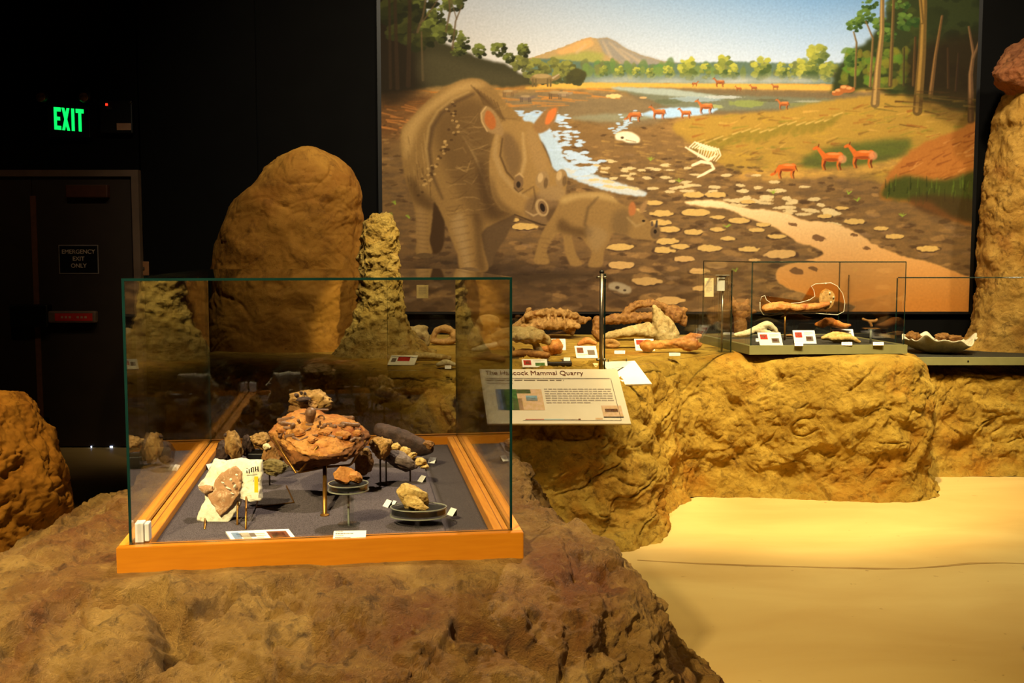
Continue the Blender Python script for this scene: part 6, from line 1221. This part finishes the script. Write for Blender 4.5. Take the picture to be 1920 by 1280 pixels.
flatbone('lower_jaw_bone', 'brown jaw bone lying low in front of the long-snouted skull', [('t', [(962, 664, 0, 6), (985, 662, 0, 8), (1008, 665, 0, 8), (1026, 667, 0, 6)])], 6.3, F_BROWN, 60, ZB, .007, .004)
flatbone('orange_bone', 'bright orange knobbly bone beside the long-snouted skull', [('e', 1040, 650, 0, 13, 13, .06), ('t', [(1002, 658, 0, 4), (1018, 655, 0, 6), (1034, 656, 0, 8)]), ('t', [(1034, 660, 0, 7), (1050, 658, 0, 5)]), ('t', [(1046, 640, 0, 5), (1052, 650, 0, 5)])], 6.35, F_ORANGE, 61, ZB, .006, .004)
o = box('black_specimen_board', (at(1022, 675, 6.3).x, 6.14, ZB + .001), (at(1070, 675, 6.3).x, 6.34, ZB + .02), BLACKP, None, .004); tag(o, 'low black board under a white tag, in front of the orange bone', 'board')
tab(1063, 676, ZB + .02, 'white tag lying on the low black board', 12)
flatbone('small_orange_bone', 'small orange brown bone between the two skull groups', [('t', [(1086, 646, 0, 4), (1100, 639, 0, 7), (1116, 644, 0, 4)])], 6.95, F_ORANGE, 63, ZB, .006, .003)
tcard('photo_card', 'front card with red and green pictures on the bench', 978, 673, 1027, 688, 2, ZB, [(.06, .15, .36, .75, INKR), (.15, .3, .3, .6, INKBR), (.52, .45, .9, .85, INKG)] + lines(.45, .92, .12, .34, 2, INKP, rs), .03)
tcard('photo_card', 'card with two brown pictures left of the steel post', 1077, 648, 1121, 671, 4, ZB, [(.08, .15, .38, .6, INKBR), (.56, .35, .9, .75, INK)] + lines(.08, .6, .7, .9, 2, INKP, rs), .05)
tcard('photo_card', 'white card standing behind the bright orange bone', 1028, 635, 1061, 656, 1, ZB, lines(.1, .9, .15, .8, 4, INKP, rs), .04)
tcard('photo_card', 'card with red picture at the left end of the orange limb bone', 1189, 635, 1228, 657, 3, ZB, [(.08, .1, .5, .5, INKR), (.2, .18, .4, .35, INKT)] + lines(.1, .9, .6, .85, 2, INKP, rs), .04)
tab(1162, 663, ZB, 'white name tab left of the limb bone, near the steel post', 20); tab(1265, 667, ZB, 'white name tab in front of the orange limb bone', 21)
# left end of the bench, seen through the large case
flatbone('pale_skull', 'pale upright skull at the foot of the rock spire', [('e', 772, 630, 0, 22, 16, .10), ('t', [(770, 626, 0, 12), (786, 618, 0, 8), (798, 615, 0, 5)]), ('t', [(796, 618, 0, 5), (800, 634, 0, 6), (800, 646, 0, 5)]), ('t', [(756, 640, 0, 10), (745, 650, 0, 8)])], 7.0, F_GREY, 65, ZB, .008, .006)
flatbone('eye_socket_skull', 'small tan skull with dark hollow right of the pale upright skull', [('t', [(812, 636, 0, 5), (818, 622, 0, 6), (834, 617, 0, 8), (848, 622, 0, 6)]), ('t', [(812, 640, 0, 6), (830, 642, 0, 6), (850, 638, 0, 7)]), ('e', 850, 630, .02, 8, 12, .05)], 6.9, F_TAN, 67, ZB, .007, .004)
flatbone('flat_grey_bone', 'long flat grey bone lying in front of the small tan skull', [('t', [(764, 672, 0, 4), (790, 668, 0, 7), (815, 669, 0, 7), (842, 672, 0, 5)]), ('t', [(780, 662, 0, 3), (786, 668, 0, 3)])], 6.55, F_GREY, 69, ZB, .007, .003)
flatbone('pale_small_bone', 'short pale bone at the right end of the flat grey bone', [('t', [(822, 684, 0, 5), (836, 680, 0, 6), (852, 684, 0, 4)])], 6.3, F_CREAM, 70, ZB, .007, .003)
tcard('photo_card', 'tilted card with red picture near the flat grey bone', 734, 666, 776, 684, -8, ZB, [(.3, .15, .75, .6, INKR), (.08, .3, .25, .7, INK)], .10)
tab(840, 691, ZB, 'white name tab by the short pale bone', 12)
flatbone('domed_skull', 'yellow-topped domed skull seen through the right side of the large case', [('e', 915, 603, 0, 22, 14, .10), ('t', [(905, 612, 0, 14), (895, 628, 0, 16), (888, 645, 0, 14)]), ('t', [(925, 612, 0, 10), (935, 630, 0, 10), (938, 645, 0, 8)])], 7.1, F_YELL, 71, ZB, .009, .006)
flatbone('pale_flat_bone', 'pale flat bone in front of the domed skull', [('t', [(886, 656, 0, 4), (905, 652, 0, 6), (925, 648, 0, 7), (932, 644, 0, 4)])], 6.55, F_CREAM, 72, ZB, .007, .003)
flatbone('brown_vertebrae', 'brown joined vertebrae lying before the pale flat bone', [('t', [(890, 676, 0, 6), (905, 670, 0, 8), (925, 672, 0, 8), (942, 676, 0, 6)]), ('t', [(915, 668, 0, 5), (913, 660, 0, 3)])], 6.3, F_BROWN, 73, ZB, .007, .005)
